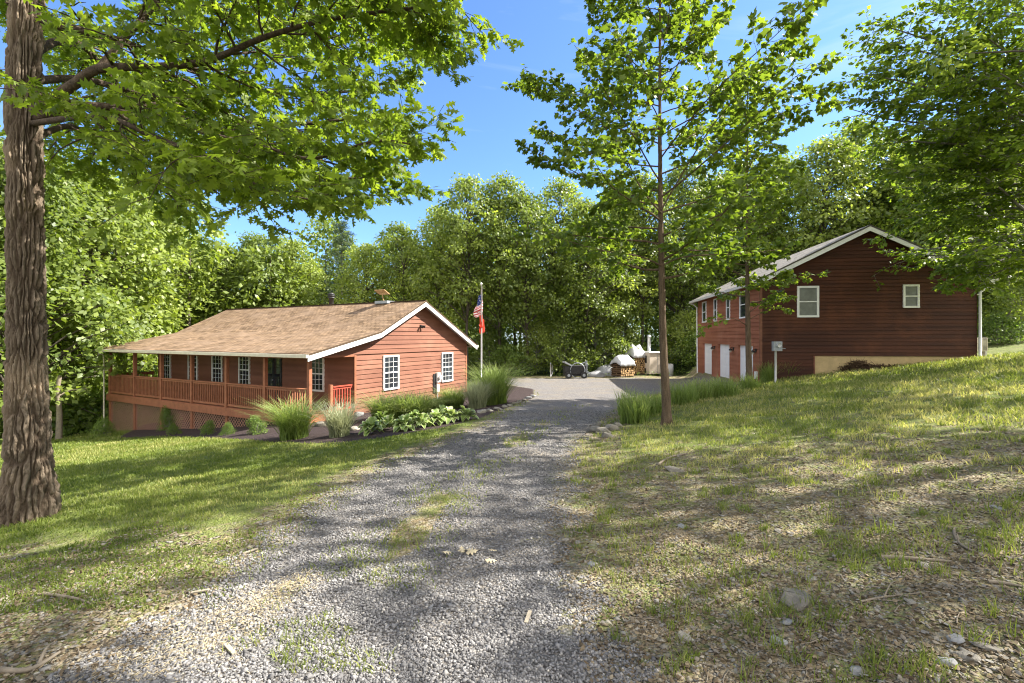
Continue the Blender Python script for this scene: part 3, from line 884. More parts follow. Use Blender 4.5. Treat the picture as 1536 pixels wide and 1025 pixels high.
class Crown:
    """limbs with branchlets, twigs and single leaves"""
    def __init__(s, rng): s.rng = rng; s.w = NB(); s.P = []; s.A = []; s.N = []; s.S = []; s.c = []

    def limb(s, P, r0, r1, n=8):
        s.w.tube(P, np.linspace(r0, r1, len(P)), n)

    def leafy(s, P, count, size, droop=.35, flat=.5, tone=0., spread=.35):
        rng = s.rng; D = np.gradient(P, axis=0)
        f = rng.uniform(.15, 1.05, count); k = np.clip((f * (len(P) - 1)).astype(int), 0, len(P) - 1)
        d = unit(D[k]); side = unit(np.cross(d, [0, 0, 1.0])) * np.where(rng.random(count) < .5, -1, 1)[:, None]
        ax = d * .5 + side * rng.uniform(.3, 1.0, count)[:, None] + rng.normal(0, .3, (count, 3)); ax[:, 2] -= droop * rng.uniform(.2, 1.3, count)
        base = P[0] + 0 * d
        frac = f * (len(P) - 1); i = np.clip(frac.astype(int), 0, len(P) - 2); g = (frac - i)[:, None]
        base = P[i] * (1 - g) + P[i + 1] * g
        sz = size * rng.uniform(.5, 1.3, count)
        p = base + unit(ax) * (sz * spread)[:, None]
        N = rng.normal(0, flat, (count, 3)); N[:, 2] += 1
        s.P.append(p); s.A.append(ax); s.N.append(N); s.S.append(sz); s.c.append(np.clip(.5 + tone + rng.normal(0, .17, count), 0, 1))

    def branchlets(s, P, r, spacing, L, leaf, per=9, twigs=5, start=.2, rise=.1, droop=.35, flat=.5, up=0.0, tipscale=.55, leaf_at=.0):
        rng = s.rng
        seg = np.linalg.norm(np.diff(P, axis=0), axis=1); tot = seg.sum(); cum = np.r_[0, np.cumsum(seg)] / tot
        f = start; sgn = 1
        while f < 1.0:
            i = min(np.searchsorted(cum, f) - 1, len(P) - 2); i = max(i, 0)
            g = (f - cum[i]) / (cum[i + 1] - cum[i] + 1e-9); p = P[i] * (1 - g) + P[i + 1] * g
            d = unit(P[i + 1] - P[i]); side = unit(np.cross(d, [0, 0, 1.0])) * sgn
            dr = d * .65 + side * rng.uniform(.55, 1.1) + np.array([0, 0, rise + rng.normal(0, .28)])
            l = L * (1 - (1 - tipscale) * f) * rng.uniform(.65, 1.25)
            tone = rng.normal(0, .10)
            Q = wander(p, dr, l, rng, 6, .14, up); rr = max(.004, r * (1 - .7 * f) * .42)
            s.w.tube(Q, np.linspace(rr, rr * .3, len(Q)), 5)
            for k in range(twigs):
                q = (k + .6) / twigs; j = min(int(q * (len(Q) - 1)), len(Q) - 2)
                p2 = Q[j] * (1 - (q * (len(Q) - 1) - j)) + Q[j + 1] * (q * (len(Q) - 1) - j)
                d2 = unit(Q[j + 1] - Q[j]); sd = unit(np.cross(d2, [0, 0, 1.0])) * (1 if k % 2 else -1)
                R_ = wander(p2, d2 * .7 + sd * rng.uniform(.5, 1) + rng.normal(0, .2, 3), l * .38 * rng.uniform(.7, 1.3), rng, 4, .12, up)
                s.w.tube(R_, np.linspace(rr * .45, .0025, len(R_)), 4)
                s.leafy(R_, per, leaf, droop, flat, tone)
            s.leafy(Q[len(Q) // 2:], max(3, per // 2), leaf, droop, flat, tone)
            f += spacing / tot * rng.uniform(.75, 1.25); sgn = -sgn
        s.leafy(P[-3:], per, leaf, droop, flat)

    def finish(s, name, tpl, mat, bark, parent):
        s.w.obj('branch', bark, parent, True) if s.w.V else None
        P, A, N, S, c = (np.concatenate(x) for x in (s.P, s.A, s.N, s.S, s.c))
        V, T, t = leaf_block(P, A, N, S, tpl, c)
        o = np_obj(name, V, T, mat, parent, {'tint': t})
        return o, len(P)


def trunk_mesh(name, path, rad, mat, parent, furrow=.0, nth=64, flare=.0, seed=1, freq=18):
    """a trunk with its bark furrows modelled in the surface"""
    P = np.asarray(path, float); m = len(P)
    V, Q = tube_np(P, rad, nth)
    V = V.reshape(m, nth, 3); c = P[:, None, :]
    th = np.arange(nth)[None, :] / nth
    s = np.r_[0, np.cumsum(np.linalg.norm(np.diff(P, axis=0), axis=1))][:, None]
    warp = (vnoise(th * 6 + s * 0, s * 1.6, seed + 3, 6) - .5) * .05
    sw = s + (vnoise(th * 14 + 0 * s, s * 5 + 0 * th, seed + 21, 14) - .5) * .5
    warp = warp + (vnoise(th * 30 + 0 * s, s * 9 + 0 * th, seed + 25, 30) - .5) * .022
    e1, va = worley((th + warp) * freq, sw * 1.9 + 0 * th, freq, seed); e2, vb = worley((th + warp) * freq * 2, sw * 9 + 0 * th, freq * 2, seed + 5)
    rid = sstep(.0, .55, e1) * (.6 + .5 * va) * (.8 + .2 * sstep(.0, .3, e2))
    cr = vnoise(th * freq * 1.5, s * 9 + 0 * th, seed + 8, int(freq * 1.5))
    h = (rid - .6) * furrow + (cr - .5) * furrow * .45 + (vnoise(th * 90, s * 34 + 0 * th, seed + 40, 90) - .5) * furrow * .4
    lob = 1 + flare * np.exp(-s / .35) * (.55 + .75 * vnoise(th * 5, s * .8, seed + 12, 5))
    V = c + (V - c) * lob[..., None] * (1 + h / np.asarray(rad).reshape(-1, 1))[..., None]
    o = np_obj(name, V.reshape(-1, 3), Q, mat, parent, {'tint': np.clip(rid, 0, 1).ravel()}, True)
    return o

# ------------------------------------------------------------------ the big oak at the left
def build_oak():
    b = gpx(46, 792); bx, by = -5.68, 5.55; bz = gz(bx, by)
    T = empty('oak_tree', (0, 0, 0), 0, 'large oak with thick furrowed trunk on the lawn verge, its limbs reaching over the driveway', 'tree')
    path = smooth_path([(bx - .04, by, bz - .25), (bx - .0, by, bz + .6), (bx - .02, by, -.4), (bx - .06, by + .02, 1.2), (bx - .05, by, 3), (bx, by + .05, 5.2), (bx + .15, by + .1, 8), (bx + .1, by, 10.5)], 520)
    rad = np.interp(path[:, 2], [bz - .3, bz + .15, bz + .7, 0, 2.6, 4, 10.5], [.27, .25, .195, .160, .150, .138, .05])
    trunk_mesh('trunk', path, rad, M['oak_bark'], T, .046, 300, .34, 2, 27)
    cr = Crown(np.random.default_rng(21))
    t = lambda z: (bx, by, z)
    L = [
        ([t(2.6), at(110, 128, 5.45), at(150, 103, 5.4), at(235, 100, 5.3), at(310, 92, 5.2), at(400, 55, 5.0), at(500, 28, 4.9), at(620, 12, 4.8)], .062, .014),
        ([at(150, 103, 5.4), at(185, 60, 5.5), at(235, 2, 5.7), at(275, -70, 6), at(330, -120, 6.2)], .045, .012),
        ([t(2.55), at(110, 161, 5.55), at(170, 160, 5.7), at(300, 160, 6.0), at(380, 185, 6.3), at(470, 185, 6.6), at(560, 175, 6.8), at(610, 190, 6.9)], .055, .012),
        ([at(165, 163, 5.7), at(260, 188, 5.6), at(400, 222, 5.35), at(470, 238, 5.2), at(560, 212, 5.1), at(625, 218, 5.1)], .032, .008),
        ([at(175, 168, 5.8), at(235, 215, 6), at(290, 262, 6.2), at(330, 292, 6.3)], .026, .007),
        ([at(260, 188, 5.6), at(340, 235, 5.9), at(430, 262, 6.0), at(520, 268, 6.1), at(590, 262, 6.1)], .025, .006),
        ([t(3.72), at(160, 55, 6), at(250, 88, 6.5), at(380, 135, 7.2), at(500, 140, 7.8), at(600, 120, 8.2)], .055, .012),
        ([t(3.3), at(110, 60, 6.4), at(170, 120, 7.4), at(230, 190, 8.2), at(300, 235, 8.8), at(380, 250, 9.3)], .05, .010),
        ([t(4.5), at(200, -80, 5), at(400, -70, 4.7), at(560, -30, 4.7), at(680, 0, 4.8)], .06, .012),
        ([t(4.3), at(170, -40, 7), at(300, 10, 8.2), at(450, 50, 9.0), at(600, 65, 9.5), at(690, 90, 9.6)], .07, .012),
        ([t(4.9), at(260, -60, 6.3), at(420, -40, 6.7), at(560, 10, 7.2), at(650, 40, 7.4)], .06, .010),
        ([t(4.0), at(30, 10, 7.5), at(110, 60, 9), at(190, 120, 10.0), at(270, 150, 10.6)], .05, .010),
        ([t(2.3), at(110, 190, 6.2), at(160, 235, 6.9), at(220, 275, 7.5), at(270, 300, 8.0)], .04, .008),
        ([t(2.45), at(100, 150, 6.6), at(130, 190, 7.8), at(170, 240, 8.8), at(220, 262, 9.5)], .04, .008),
        ([t(2.5), at(150, 175, 5.0), at(230, 205, 4.8), at(320, 240, 4.7), at(400, 285, 4.7), at(470, 300, 4.8)], .035, .007),
        ([t(3.0), at(130, 120, 6.3), at(230, 150, 7.3), at(350, 200, 8.0), at(480, 240, 8.4), at(560, 262, 8.6)], .05, .010),
    ]
    for pts, r0, r1 in L:
        P = smooth_path(pts, 26); cr.limb(P, r0, r1, 9)
        cr.branchlets(P, r0 * 1.0, .155, 1.2, .128, per=11, twigs=6, start=.26, rise=-.08, droop=.35, flat=.75)
    # the rest of the crown, above the picture
    rng = np.random.default_rng(8)
    for k in range(17):
        z = 5 + 5.2 * (k / 16); a = k * 2.4 + .6; l = (4.2 - 2.6 * (k / 16)) * rng.uniform(.8, 1.15)
        P = wander(t(z), (math.cos(a), math.sin(a), .45), l, rng, 12, .10, .01)
        cr.limb(P, .06, .01, 6)
        cr.branchlets(P, .05, .42, 1.2, .19, per=8, twigs=4, start=.25, rise=.1)
    o, n = cr.finish('crown', LOBED, M['oak_leaf'], M['branch_bark'], T)
    print('oak leaves', n)
    return T
build_oak()

# ------------------------------------------------------------------ the two slender tulip trees right of the drive
def build_tulip(px, Y, ztop, r0, rmax, zlow, label, seed, lean, extra=(), n_br=52, leaf=.125):
    p0 = np.array([(px - CX) / F * Y, Y, 0]); p0[2] = gz(p0[0], p0[1])
    T = empty('tulip_tree', (0, 0, 0), 0, label, 'tree', 'slender tulip trees right of the drive')
    rng = np.random.default_rng(seed)
    path = smooth_path([p0 + (0, 0, -.2), p0 + (lean * .04, 0, .5), p0 + (lean * .35, .02, 2.0), p0 + (lean * .5, .05, 4.2), p0 + (lean * .62, .05, 7), (p0[0] + lean * .66, Y, ztop)], 150)
    rad = np.interp(path[:, 2], [p0[2], p0[2] + .25, p0[2] + 1.2, 2.5, 5, ztop], [r0 * 1.25, r0 * 1.02, r0 * .9, r0 * .58, r0 * .36, .012])
    trunk_mesh('trunk', path, rad, M['young_bark'], T, .010, 40, .25, seed, 14)
    cr = Crown(rng)
    at_z = lambda z: np.array([np.interp(z, path[:, 2], path[:, k]) for k in range(3)])
    for k in range(n_br):
        f = k / (n_br - 1); z = zlow + (ztop - zlow - .25) * f ** .95
        a = k * 2.39996 + rng.normal(0, .25)
        prof = np.interp(f, [0, .12, .3, .5, .75, 1], [.85, 1.0, 1.0, .85, .55, .12]) * rmax
        l = prof * rng.uniform(.75, 1.15) * (1 - .2 * max(0, math.cos(a)))
        P = wander(at_z(z), (math.cos(a), math.sin(a), np.interp(f, [0, .25, 1], [.10, .30, .85])), l, rng, 9, .07, .012)
        br = max(.008, np.interp(z, path[:, 2], rad) * .42)
        cr.limb(P, br, .004, 6)
        cr.branchlets(P, br, .24, .80 * (.45 + .55 * l / rmax), leaf, per=7, twigs=5, start=.2, rise=.12, droop=.45, flat=.6, up=.02)
    for pts, r, tw in extra:
        P = smooth_path(pts, 14); cr.limb(P, r, .004, 6)
        cr.branchlets(P, r, .34, .5, leaf, per=4, twigs=tw, start=.35, rise=.05, droop=.4, flat=.5)
    o, n = cr.finish('crown', TULIPL, M['tulip_leaf'], M['young_bark'], T)
    print('tulip leaves', n)
build_tulip(1000, 10.6, 10.2, .098, 3.6, 1.3, 'tall slender tulip tree beside the drive, its bare trunk leafy only above', 31, -.22,
            [([at(994, 400, 10.6), at(960, 385, 10.4), at(900, 375, 10.1), at(830, 355, 9.8)], .02, 2),
             ([at(994, 398, 10.6), at(1030, 385, 10.5), at(1120, 380, 10.2), at(1190, 372, 10.0)], .02, 2),
             ([at(992, 320, 10.6), at(960, 280, 10.5), at(930, 220, 10.4), at(890, 170, 10.3)], .022, 2),
             ([at(992, 315, 10.6), at(1030, 250, 10.5), at(1075, 180, 10.4), at(1140, 110, 10.3), at(1175, 85, 10.2)], .022, 2)])
build_tulip(1124, 18.2, 10.6, .12, 2.5, 1.3, 'thinner tulip tree in front of the garage corner with a leafy low branch', 57, -.1,
            [([at(1122, 470, 18.2), at(1150, 450, 18.0), at(1185, 425, 17.8), at(1235, 408, 17.6)], .02, 3),
             ([at(1122, 480, 18.2), at(1142, 470, 18.0), at(1160, 462, 17.9), at(1178, 462, 17.8)], .015, 3),
             ([at(1122, 490, 18.2), at(1100, 478, 17.9), at(1070, 482, 17.6), at(1045, 500, 17.4)], .015, 2)], 42, .145)

# ------------------------------------------------------------------ forest trees: a few crowns, copied
def forest_crown(seed, Hh, R, base, ncl, per, leaf, low=False, rc=(.13, .25), wob=.6, trunk_r=.13):
    """trunk + limbs ending in leafy clumps; returns (wood arrays, leaf arrays)"""
    rng = np.random.default_rng(seed); w = NB()
    tp = smooth_path([(0, 0, -.6), (rng.normal(0, .05), rng.normal(0, .05), Hh * .25), (rng.normal(0, .2), rng.normal(0, .2), Hh * .55), (rng.normal(0, .3), rng.normal(0, .3), Hh * .93)], 16)
    w.tube(tp, np.interp(tp[:, 2], [-.6, .4, Hh * .5, Hh * .93], [trunk_r * 1.3, trunk_r, trunk_r * .6, .02]), 8)
    P = []; A = []; N = []; S = []; c = []
    for k in range(ncl):
        h = base + (1 - base) * (k + rng.uniform(0, 1)) / ncl
        x = (h - base) / (1 - base)
        prof = (math.sin(math.pi * min(1, .16 + .80 * x) ** (.85)) ** .75) if not low else (math.sin(math.pi * (.34 + .62 * x)) ** .7)
        az = k * 2.39996 + rng.normal(0, .3)
        lob = 1 + wob * (vnoise(np.array(az / 6.2832 * 5), np.array(h * 5), seed, 5) - .5) * 2
        rr = R * max(.05, prof) * float(lob) * math.sqrt(rng.uniform(.18, 1))
        cz = h * Hh
        tx = np.array([np.interp(cz, tp[:, 2], tp[:, j]) for j in range(2)])
        cen = np.array([tx[0] + rr * math.cos(az), tx[1] + rr * math.sin(az), cz])
        z0 = max(Hh * .12, cz - .55 * rr - .3)
        s0 = np.array([np.interp(z0, tp[:, 2], tp[:, 0]), np.interp(z0, tp[:, 2], tp[:, 1]), z0])
        w.tube(smooth_path([s0, s0 * .5 + cen * .5 + (0, 0, .12 * rr), cen], 6), np.linspace(.018 + .012 * rr, .008, 6), 4)
        rad = R * rng.uniform(*rc)
        n = int(per * rng.uniform(.7, 1.3))
        d = unit(rng.normal(0, 1, (n, 3))); q = rng.random(n) ** .45
        off = d * (q * rad)[:, None] * np.array([1.3, 1.3, .5])
        out = np.array([math.cos(az), math.sin(az), .55])
        # sprays: leaves of a clump gather on a few tilted layers
        lay = rng.integers(0, 3, n); off[:, 2] = off[:, 2] * .55 + (lay - 1) * rad * .30 - .22 * (off[:, 0] * math.cos(az) + off[:, 1] * math.sin(az))
        P.append(cen + off); ax = d + rng.normal(0, .5, (n, 3)); ax[:, 2] -= .35; A.append(ax)
        N.append(out * .55 + np.array([0, 0, .6]) + rng.normal(0, .42, (n, 3)))
        S.append(leaf * rng.uniform(.6, 1.25, n)); c.append(np.clip(.5 + rng.normal(0, .10) + rng.normal(0, .14, n), 0, 1))
    return w.arrays(), tuple(np.concatenate(x) for x in (P, A, N, S, c))


def pine_crown(seed, Hh, R):
    rng = np.random.default_rng(seed); w = NB()
    tp = smooth_path([(0, 0, -.5), (.05, 0, Hh * .4), (.15, .1, Hh * .97)], 14)
    w.tube(tp, np.linspace(.16, .02, 14), 8)
    P = []; A = []; N = []; S = []; c = []
    for k in range(58):
        h = .38 + .6 * k / 57; az = k * 2.39996; l = R * (1 - ((h - .38) / .64) ** 1.4 * .85) * rng.uniform(.45, 1.15)
        B = wander((tp[-1, 0] * h, tp[-1, 1] * h, h * Hh), (math.cos(az), math.sin(az), .1), l, rng, 6, .08, .03)
        w.tube(B, np.linspace(.03, .006, 6), 4)
        for j in range(2, 6):
            n = 60; cen = B[j]
            P.append(cen + rng.normal(0, 1, (n, 3)) * (.28, .28, .09)); A.append(rng.normal(0, 1, (n, 3)) + (0, 0, .5)); N.append(rng.normal(0, 1, (n, 3)))
            S.append(rng.uniform(.16, .3, n)); c.append(np.clip(.5 + rng.normal(0, .2, n), 0, 1))
    return w.arrays(), tuple(np.concatenate(x) for x in (P, A, N, S, c))

NEEDLE = (np.array([(0, 0, 0), (.5, .09, 0), (1, 0, 0), (.5, -.09, 0)]), np.array([(0, 2, 1), (0, 3, 2)]))
KIND = {}
def make_kind(key, wood, leaves, tpl, lm, bm):
    V, T, a = wood; me_w = np_mesh('trunk', V, T, {'tint': a}, True); me_w.materials.append(bm)
    LV, LT, lt = leaf_block(*leaves[:4], tpl, leaves[4]); me_l = np_mesh('crown', LV, LT, {'tint': lt}); me_l.materials.append(lm)
    KIND[key] = (me_w, me_l, leaves)
    print(key, len(leaves[0]))
for key, args in {
    'tall_a': (101, 15.0, 3.7, .34, 120, 78, .25), 'tall_b': (102, 15.5, 3.3, .38, 110, 78, .25), 'tall_c': (103, 14.6, 4.1, .30, 135, 80, .26),
    'broad_a': (104, 13.5, 4.2, .05, 190, 100, .26), 'broad_b': (105, 12.5, 4.4, .04, 190, 100, .26)}.items():
    make_kind(key, *forest_crown(*args, low=key.startswith('broad')), DIAM, M['far_leaf'], M['wood_bark'])
make_kind('young', *forest_crown(106, 5.0, 2.0, .10, 46, 110, .20, True, (.26, .4), .4, .04), DIAM, M['far_leaf'], M['grey_bark'])
make_kind('bush', *forest_crown(107, 1.9, 1.35, .06, 30, 90, .16, True, (.28, .42), .4, .02), DIAM, M['shrub_leaf'], M['grey_bark'])
make_kind('pine', *pine_crown(108, 17, 3.0), NEEDLE, M['pine_leaf'], M['wood_bark'])
make_kind('shade', *forest_crown(109, 15.0, 4.3, .55, 13, 210, .26, False, (.17, .26), .45, .2), DIAM, M['far_leaf'], M['wood_bark'])

def plant_tree(name, kind, x, y, s, rz, label, cat='tree', group=None, sz=None):
    T = empty(name, (x, y, gz(x, y)), rz, label, cat, group)
    T.scale = (s, s, sz or s)
    for n, me in (('trunk', KIND[kind][0]), ('crown', KIND[kind][1])):
        link(bpy.data.objects.new(n, me), T)
    return T

GW = 'trees along the edge of the woods'
FRONT = [  # px, Y, kind, scale, rz, label
    (22, 24, 'broad_a', 1.1, .3, 'bright leafy tree filling the picture edge left of the furrowed oak trunk'),
    (118, 29, 'broad_b', 1.25, 1.2, 'bushy tree reaching the ground just right of the furrowed oak trunk'),
    (62, 36, 'tall_c', 1.25, 2.0, 'tall woodland tree standing behind the furrowed oak trunk'),
    (172, 33, 'broad_a', 1.2, 2.6, 'broad low-branched tree beyond the far left porch corner'),
    (232, 39, 'tall_c', 1.12, 3.9, 'woodland tree rising above the left end of the shingle roof'),
    (290, 42, 'broad_b', 1.08, 5.1, 'round-crowned tree over the left slope of the shingle roof'),
    (342, 40, 'tall_a', .86, .8, 'tree straight behind the left end of the house ridge'),
    (392, 43, 'broad_a', 1.05, 1.9, 'pale green tree behind the ridge, left of the chimney vent'),
    (440, 41, 'tall_b', .84, 2.7, 'narrow tree just left of the chimney vent'),
    (478, 47, 'tall_c', .80, 4.4, 'low crown in the skyline dip left of the pine'),
    (552, 41, 'tall_c', .82, 5.6, 'bright tree behind the roof between chimney vent and solar panel'),
    (604, 40, 'tall_a', .88, .2, 'tree rising behind the solar panel on the ridge'),
    (655, 39, 'tall_c', .96, 1.4, 'dark-trunked tree behind the gable peak'),
    (702, 37, 'tall_b', 1.0, 2.2, 'dark tree directly behind the flagpole and its flags'),
    (748, 38, 'tall_a', 1.04, 3.0, 'tree behind the tallest ornamental grass by the flagpole'),
    (792, 37, 'tall_c', .96, 3.6, 'tree with dark trunk above the pale post at the gravel edge'),
    (836, 39, 'tall_b', 1.02, 4.3, 'tree behind the dark machine, its crown above the woods edge'),
    (880, 37, 'tall_a', .90, 5.2, 'pale-leaved tree behind the grey tarp heap'),
    (922, 41, 'tall_c', 1.06, .6, 'tree standing behind the two tarped firewood stacks'),
    (966, 40, 'tall_b', 1.06, 1.5, 'tree behind the beige boiler and its chimney pipe'),
    (1022, 41, 'tall_a', 1.12, 2.4, 'tree seen between the tulip trunk and the garage corner'),
    (1072, 44, 'broad_a', 1.2, 3.3, 'broad tree rising over the garage front gutter'),
    (1120, 46, 'tall_c', 1.22, 4.1, 'tree behind the thinner tulip tree, above the garage roof'),
    (1172, 45, 'tall_b', 1.15, 5.0, 'tree over the left slope of the garage roof'),
    (1232, 42, 'tall_c', 1.22, 5.9, 'lit round crown above the left half of the garage gable'),
    (1292, 43, 'tall_a', 1.30, .9, 'tall tree behind the garage roof peak'),
    (1350, 42, 'tall_c', 1.2, 1.7, 'dense tree behind the right slope of the garage roof'),
    (1408, 40, 'broad_b', 1.3, 2.5, 'leafy tree over the right eave of the garage'),
    (1512, 30, 'tall_b', 1.0, 3.4, 'grey-trunked tree on the slope right of the air conditioner'),
    (1530, 36, 'broad_a', 1.05, 4.6, 'low leafy tree at the picture edge uphill of the garage'),
    (1470, 41, 'tall_c', 1.1, .4, 'woodland tree behind the downspout corner of the garage')]
for px, Y, kind, s, rz, lab in FRONT:
    plant_tree('woodland_tree', kind, (px - CX) / F * Y, Y, s, rz, lab, 'tree', GW)
plant_tree('pine_tree', 'pine', (512 - CX) / F * 44, 44, .90, 1.0, 'sparse dark pine standing above the chimney vent', 'pine')
UNDER = [(181, 28.4, 'bush', 1.1, 'low bush right behind the leftmost lattice bay'), (206, 29.0, 'bush', 1.25, 'rounded bush behind the second deck post from the left'), (220, 29.3, 'bush', 1.2, 'bush in the middle of the second lattice bay'), (234, 30.2, 'bush', 1.2, 'bush close to the back corner of the house foundation'), (172, 31.5, 'bush', 1.5, 'bush seen under the left end of the porch'), (200, 31.5, 'bush', 1.6, 'bush seen through the second lattice bay from the left'), (222, 33, 'bush', 1.6, 'bush at the far back corner of the house'), (150, 29, 'young', .8, 'sapling just outside the left porch railing'), (98, 26, 'young', .8, 'low sapling in the woods just past the furrowed oak trunk'), (140, 25.5, 'bush', 1.0, 'fern-green bush beside the far left deck post'),
         (770, 36, 'bush', 1.1, 'low bush at the woods edge right of the tallest ornamental grass'), (805, 37, 'young', .8, 'sapling behind the pale post at the gravel edge'),
         (848, 36.5, 'young', .95, 'young tree leaning over the dark machine'), (893, 37.5, 'young', 1.15, 'pale leafy young tree behind the grey tarp heap'),
         (930, 38.5, 'young', 1.0, 'young tree between the tarped stacks and the woods'), (1022, 38.5, 'young', .9, 'young tree right of the white drum'),
         (1045, 37, 'bush', 1.2, 'bush at the far garage corner'), (735, 38, 'young', .85, 'shaded sapling behind the flagpole'),
         (1498, 26, 'bush', .8, 'low bush right of the air conditioner'), (1531, 27, 'young', .75, 'sapling at the picture edge by the grey trunks')]
for k, (px, Y, kind, s, lab) in enumerate(UNDER):
    plant_tree('sapling' if kind == 'young' else 'woodland_bush', kind, (px - CX) / F * Y, Y, s, k * 1.3, lab, 'sapling' if kind == 'young' else 'bush', 'undergrowth at the woods edge')

# the overhanging tree at the right, and the trees up the slope whose shade falls over the drive
plant_tree('hickory_tree', 'tall_c', 17.6, 15.2, 1.0, .7, 'large dark-leaved tree whose boughs hang over the garage right corner', 'tree') if False else None
def build_right_oak():
    x, y = 19.6, 16.4
    T = empty('overhanging_tree', (0, 0, 0), 0, 'large dark-leaved tree whose boughs hang over the right corner of the garage', 'tree')
    z0 = gz(x, y); path = smooth_path([(x, y, z0 - .3), (x, y, 2), (x - .2, y, 7), (x, y, 13.5)], 40)
    trunk_mesh('trunk', path, np.interp(path[:, 2], [z0, z0 + 1, 13.5], [.36, .28, .05]), M['grey_bark'], T, .02, 40, .2, 4, 14)
    cr = Crown(np.random.default_rng(77)); rng = np.random.default_rng(78)
    for k in range(58):
        f = k / 57; z = 2.6 + 9.8 * f
        a = k * 2.39996 + .3
        if math.cos(a) > .1 and k % 3: continue
        l = np.interp(f, [0, .2, .5, .8, 1], [4.6, 6.6, 7.2, 5.2, 2.0]) * rng.uniform(.8, 1.1)
        P = wander((x - .1, y, z), (math.cos(a), math.sin(a), np.interp(f, [0, 1], [.10, .8])), l, rng, 14, .07, -.004)
        cr.limb(P, .10 - .05 * f, .012, 6)
        cr.branchlets(P, .09 - .05 * f, .40, 1.9, .19, per=11, twigs=5, start=.25, rise=.05, droop=.35, flat=.5, tipscale=.6)
    for tip, st in ((at(1425, 330, 15.8), 3.4), (at(1440, 385, 15.2), 2.8), (at(1335, 260, 15.6), 5.0), (at(1290, 150, 16.0), 6.2), (at(1300, 60, 16.2), 7.6), (at(1350, 330, 17.0), 4.0), (at(1480, 400, 15.0), 2.4), (at(1450, 410, 15.4), 2.6), (at(1462, 425, 16.2), 2.3), (at(1405, 300, 16.4), 4.2), (at(1330, 40, 15.2), 7.4), (at(1400, 100, 15.4), 6.6), (at(1375, 190, 15.0), 5.2), (at(1470, 50, 14.6), 7.0), (at(1440, 230, 14.8), 4.6), (at(1290, 110, 15.6), 6.4), (at(1500, 150, 14.2), 5.2)):
        s = np.array([x - .1, y, st]); P = smooth_path([s, s * .6 + tip * .4 + (0, 0, .5), s * .25 + tip * .75 + (0, 0, .3), tip], 16)
        cr.limb(P, .07, .010, 6); cr.branchlets(P, .06, .32, 1.7, .18, per=13, twigs=5, start=.3, rise=.0, droop=.4, flat=.5)
    o, n = cr.finish('crown', DIAM, M['oak_leaf'], M['grey_bark'], T); print('right tree leaves', n)
build_right_oak()
SHADE = [(9.5, 2.4, 1.0), (13.0, 6.2, 1.02), (7.6, -2.5, .9), (16.0, 1.0, 1.1), (14.5, 10.6, .85), (19.5, 6.5, 1.05)]
for k, (x, y, s) in enumerate(SHADE):
    plant_tree('shade_tree', 'shade', x, y, s, k * 1.9, 'high-crowned tree up the slope, out of the picture, shading the drive', 'tree', 'trees shading the drive')

# deep woods behind the edge trees, read as one mass
def build_woods():
    rng = np.random.default_rng(5); LV = []; W = NB(); parts = []
    spots = []
    for k in range(1600):
        if len(spots) >= 125: break
        y = rng.uniform(8, 82); x = rng.uniform(-78, 78)
        u, v = house_uv(x, y)
        ok = (y > 47 + 4 * (x > 14)) or (v > 22 and u > -9) or (x > 30 and y > 36) or (x < -26 and y < 30)
        if not ok or x > 1.25 * y + 6 or x < -1.25 * y - (6 if y > 28 else 26): continue
        if any((x - a) ** 2 + (y - b) ** 2 < 22 for a, b in spots): continue
        spots.append((x, y))
    keys = ['tall_a', 'tall_b', 'tall_c', 'broad_a', 'broad_b']
    for k, (x, y) in enumerate(spots):
        key = keys[k % 5]; L = KIND[key][2]; n = len(L[0]); sel = rng.choice(n, int(n * .30), False)
        a = rng.uniform(0, 6.28); s = rng.uniform(.9, 1.15); R_ = np.array([[math.cos(a), -math.sin(a), 0], [math.sin(a), math.cos(a), 0], [0, 0, 1]])
        off = np.array([x, y, gz(x, y)])
        parts.append((L[0][sel] @ R_.T * s + off, L[1][sel] @ R_.T, L[2][sel] @ R_.T, L[3][sel] * s * 1.5, np.clip(L[4][sel] + rng.normal(0, .12), 0, 1)))
        P = np.array([off + (0, 0, -.5), off + (.1, 0, 4), off + (.2, .1, 12 * s)]); W.tube(P, np.array([.2, .16, .04]), 6)
    P, A, N, S, c = (np.concatenate(x) for x in zip(*parts))
    V, T, t = leaf_block(P, A, N, S, DIAM, c)
    o = np_obj('woodland_canopy', V, T, M['far_leaf'], None, {'tint': t}); tag(o, 'deep green woods closing the view behind the yard', 'woods', kind='stuff')
    o2 = W.obj('woodland_trunks', M['wood_bark'], o, True); tag(o2, kind='stuff')
    print('woods', len(spots), len(P))
build_woods()
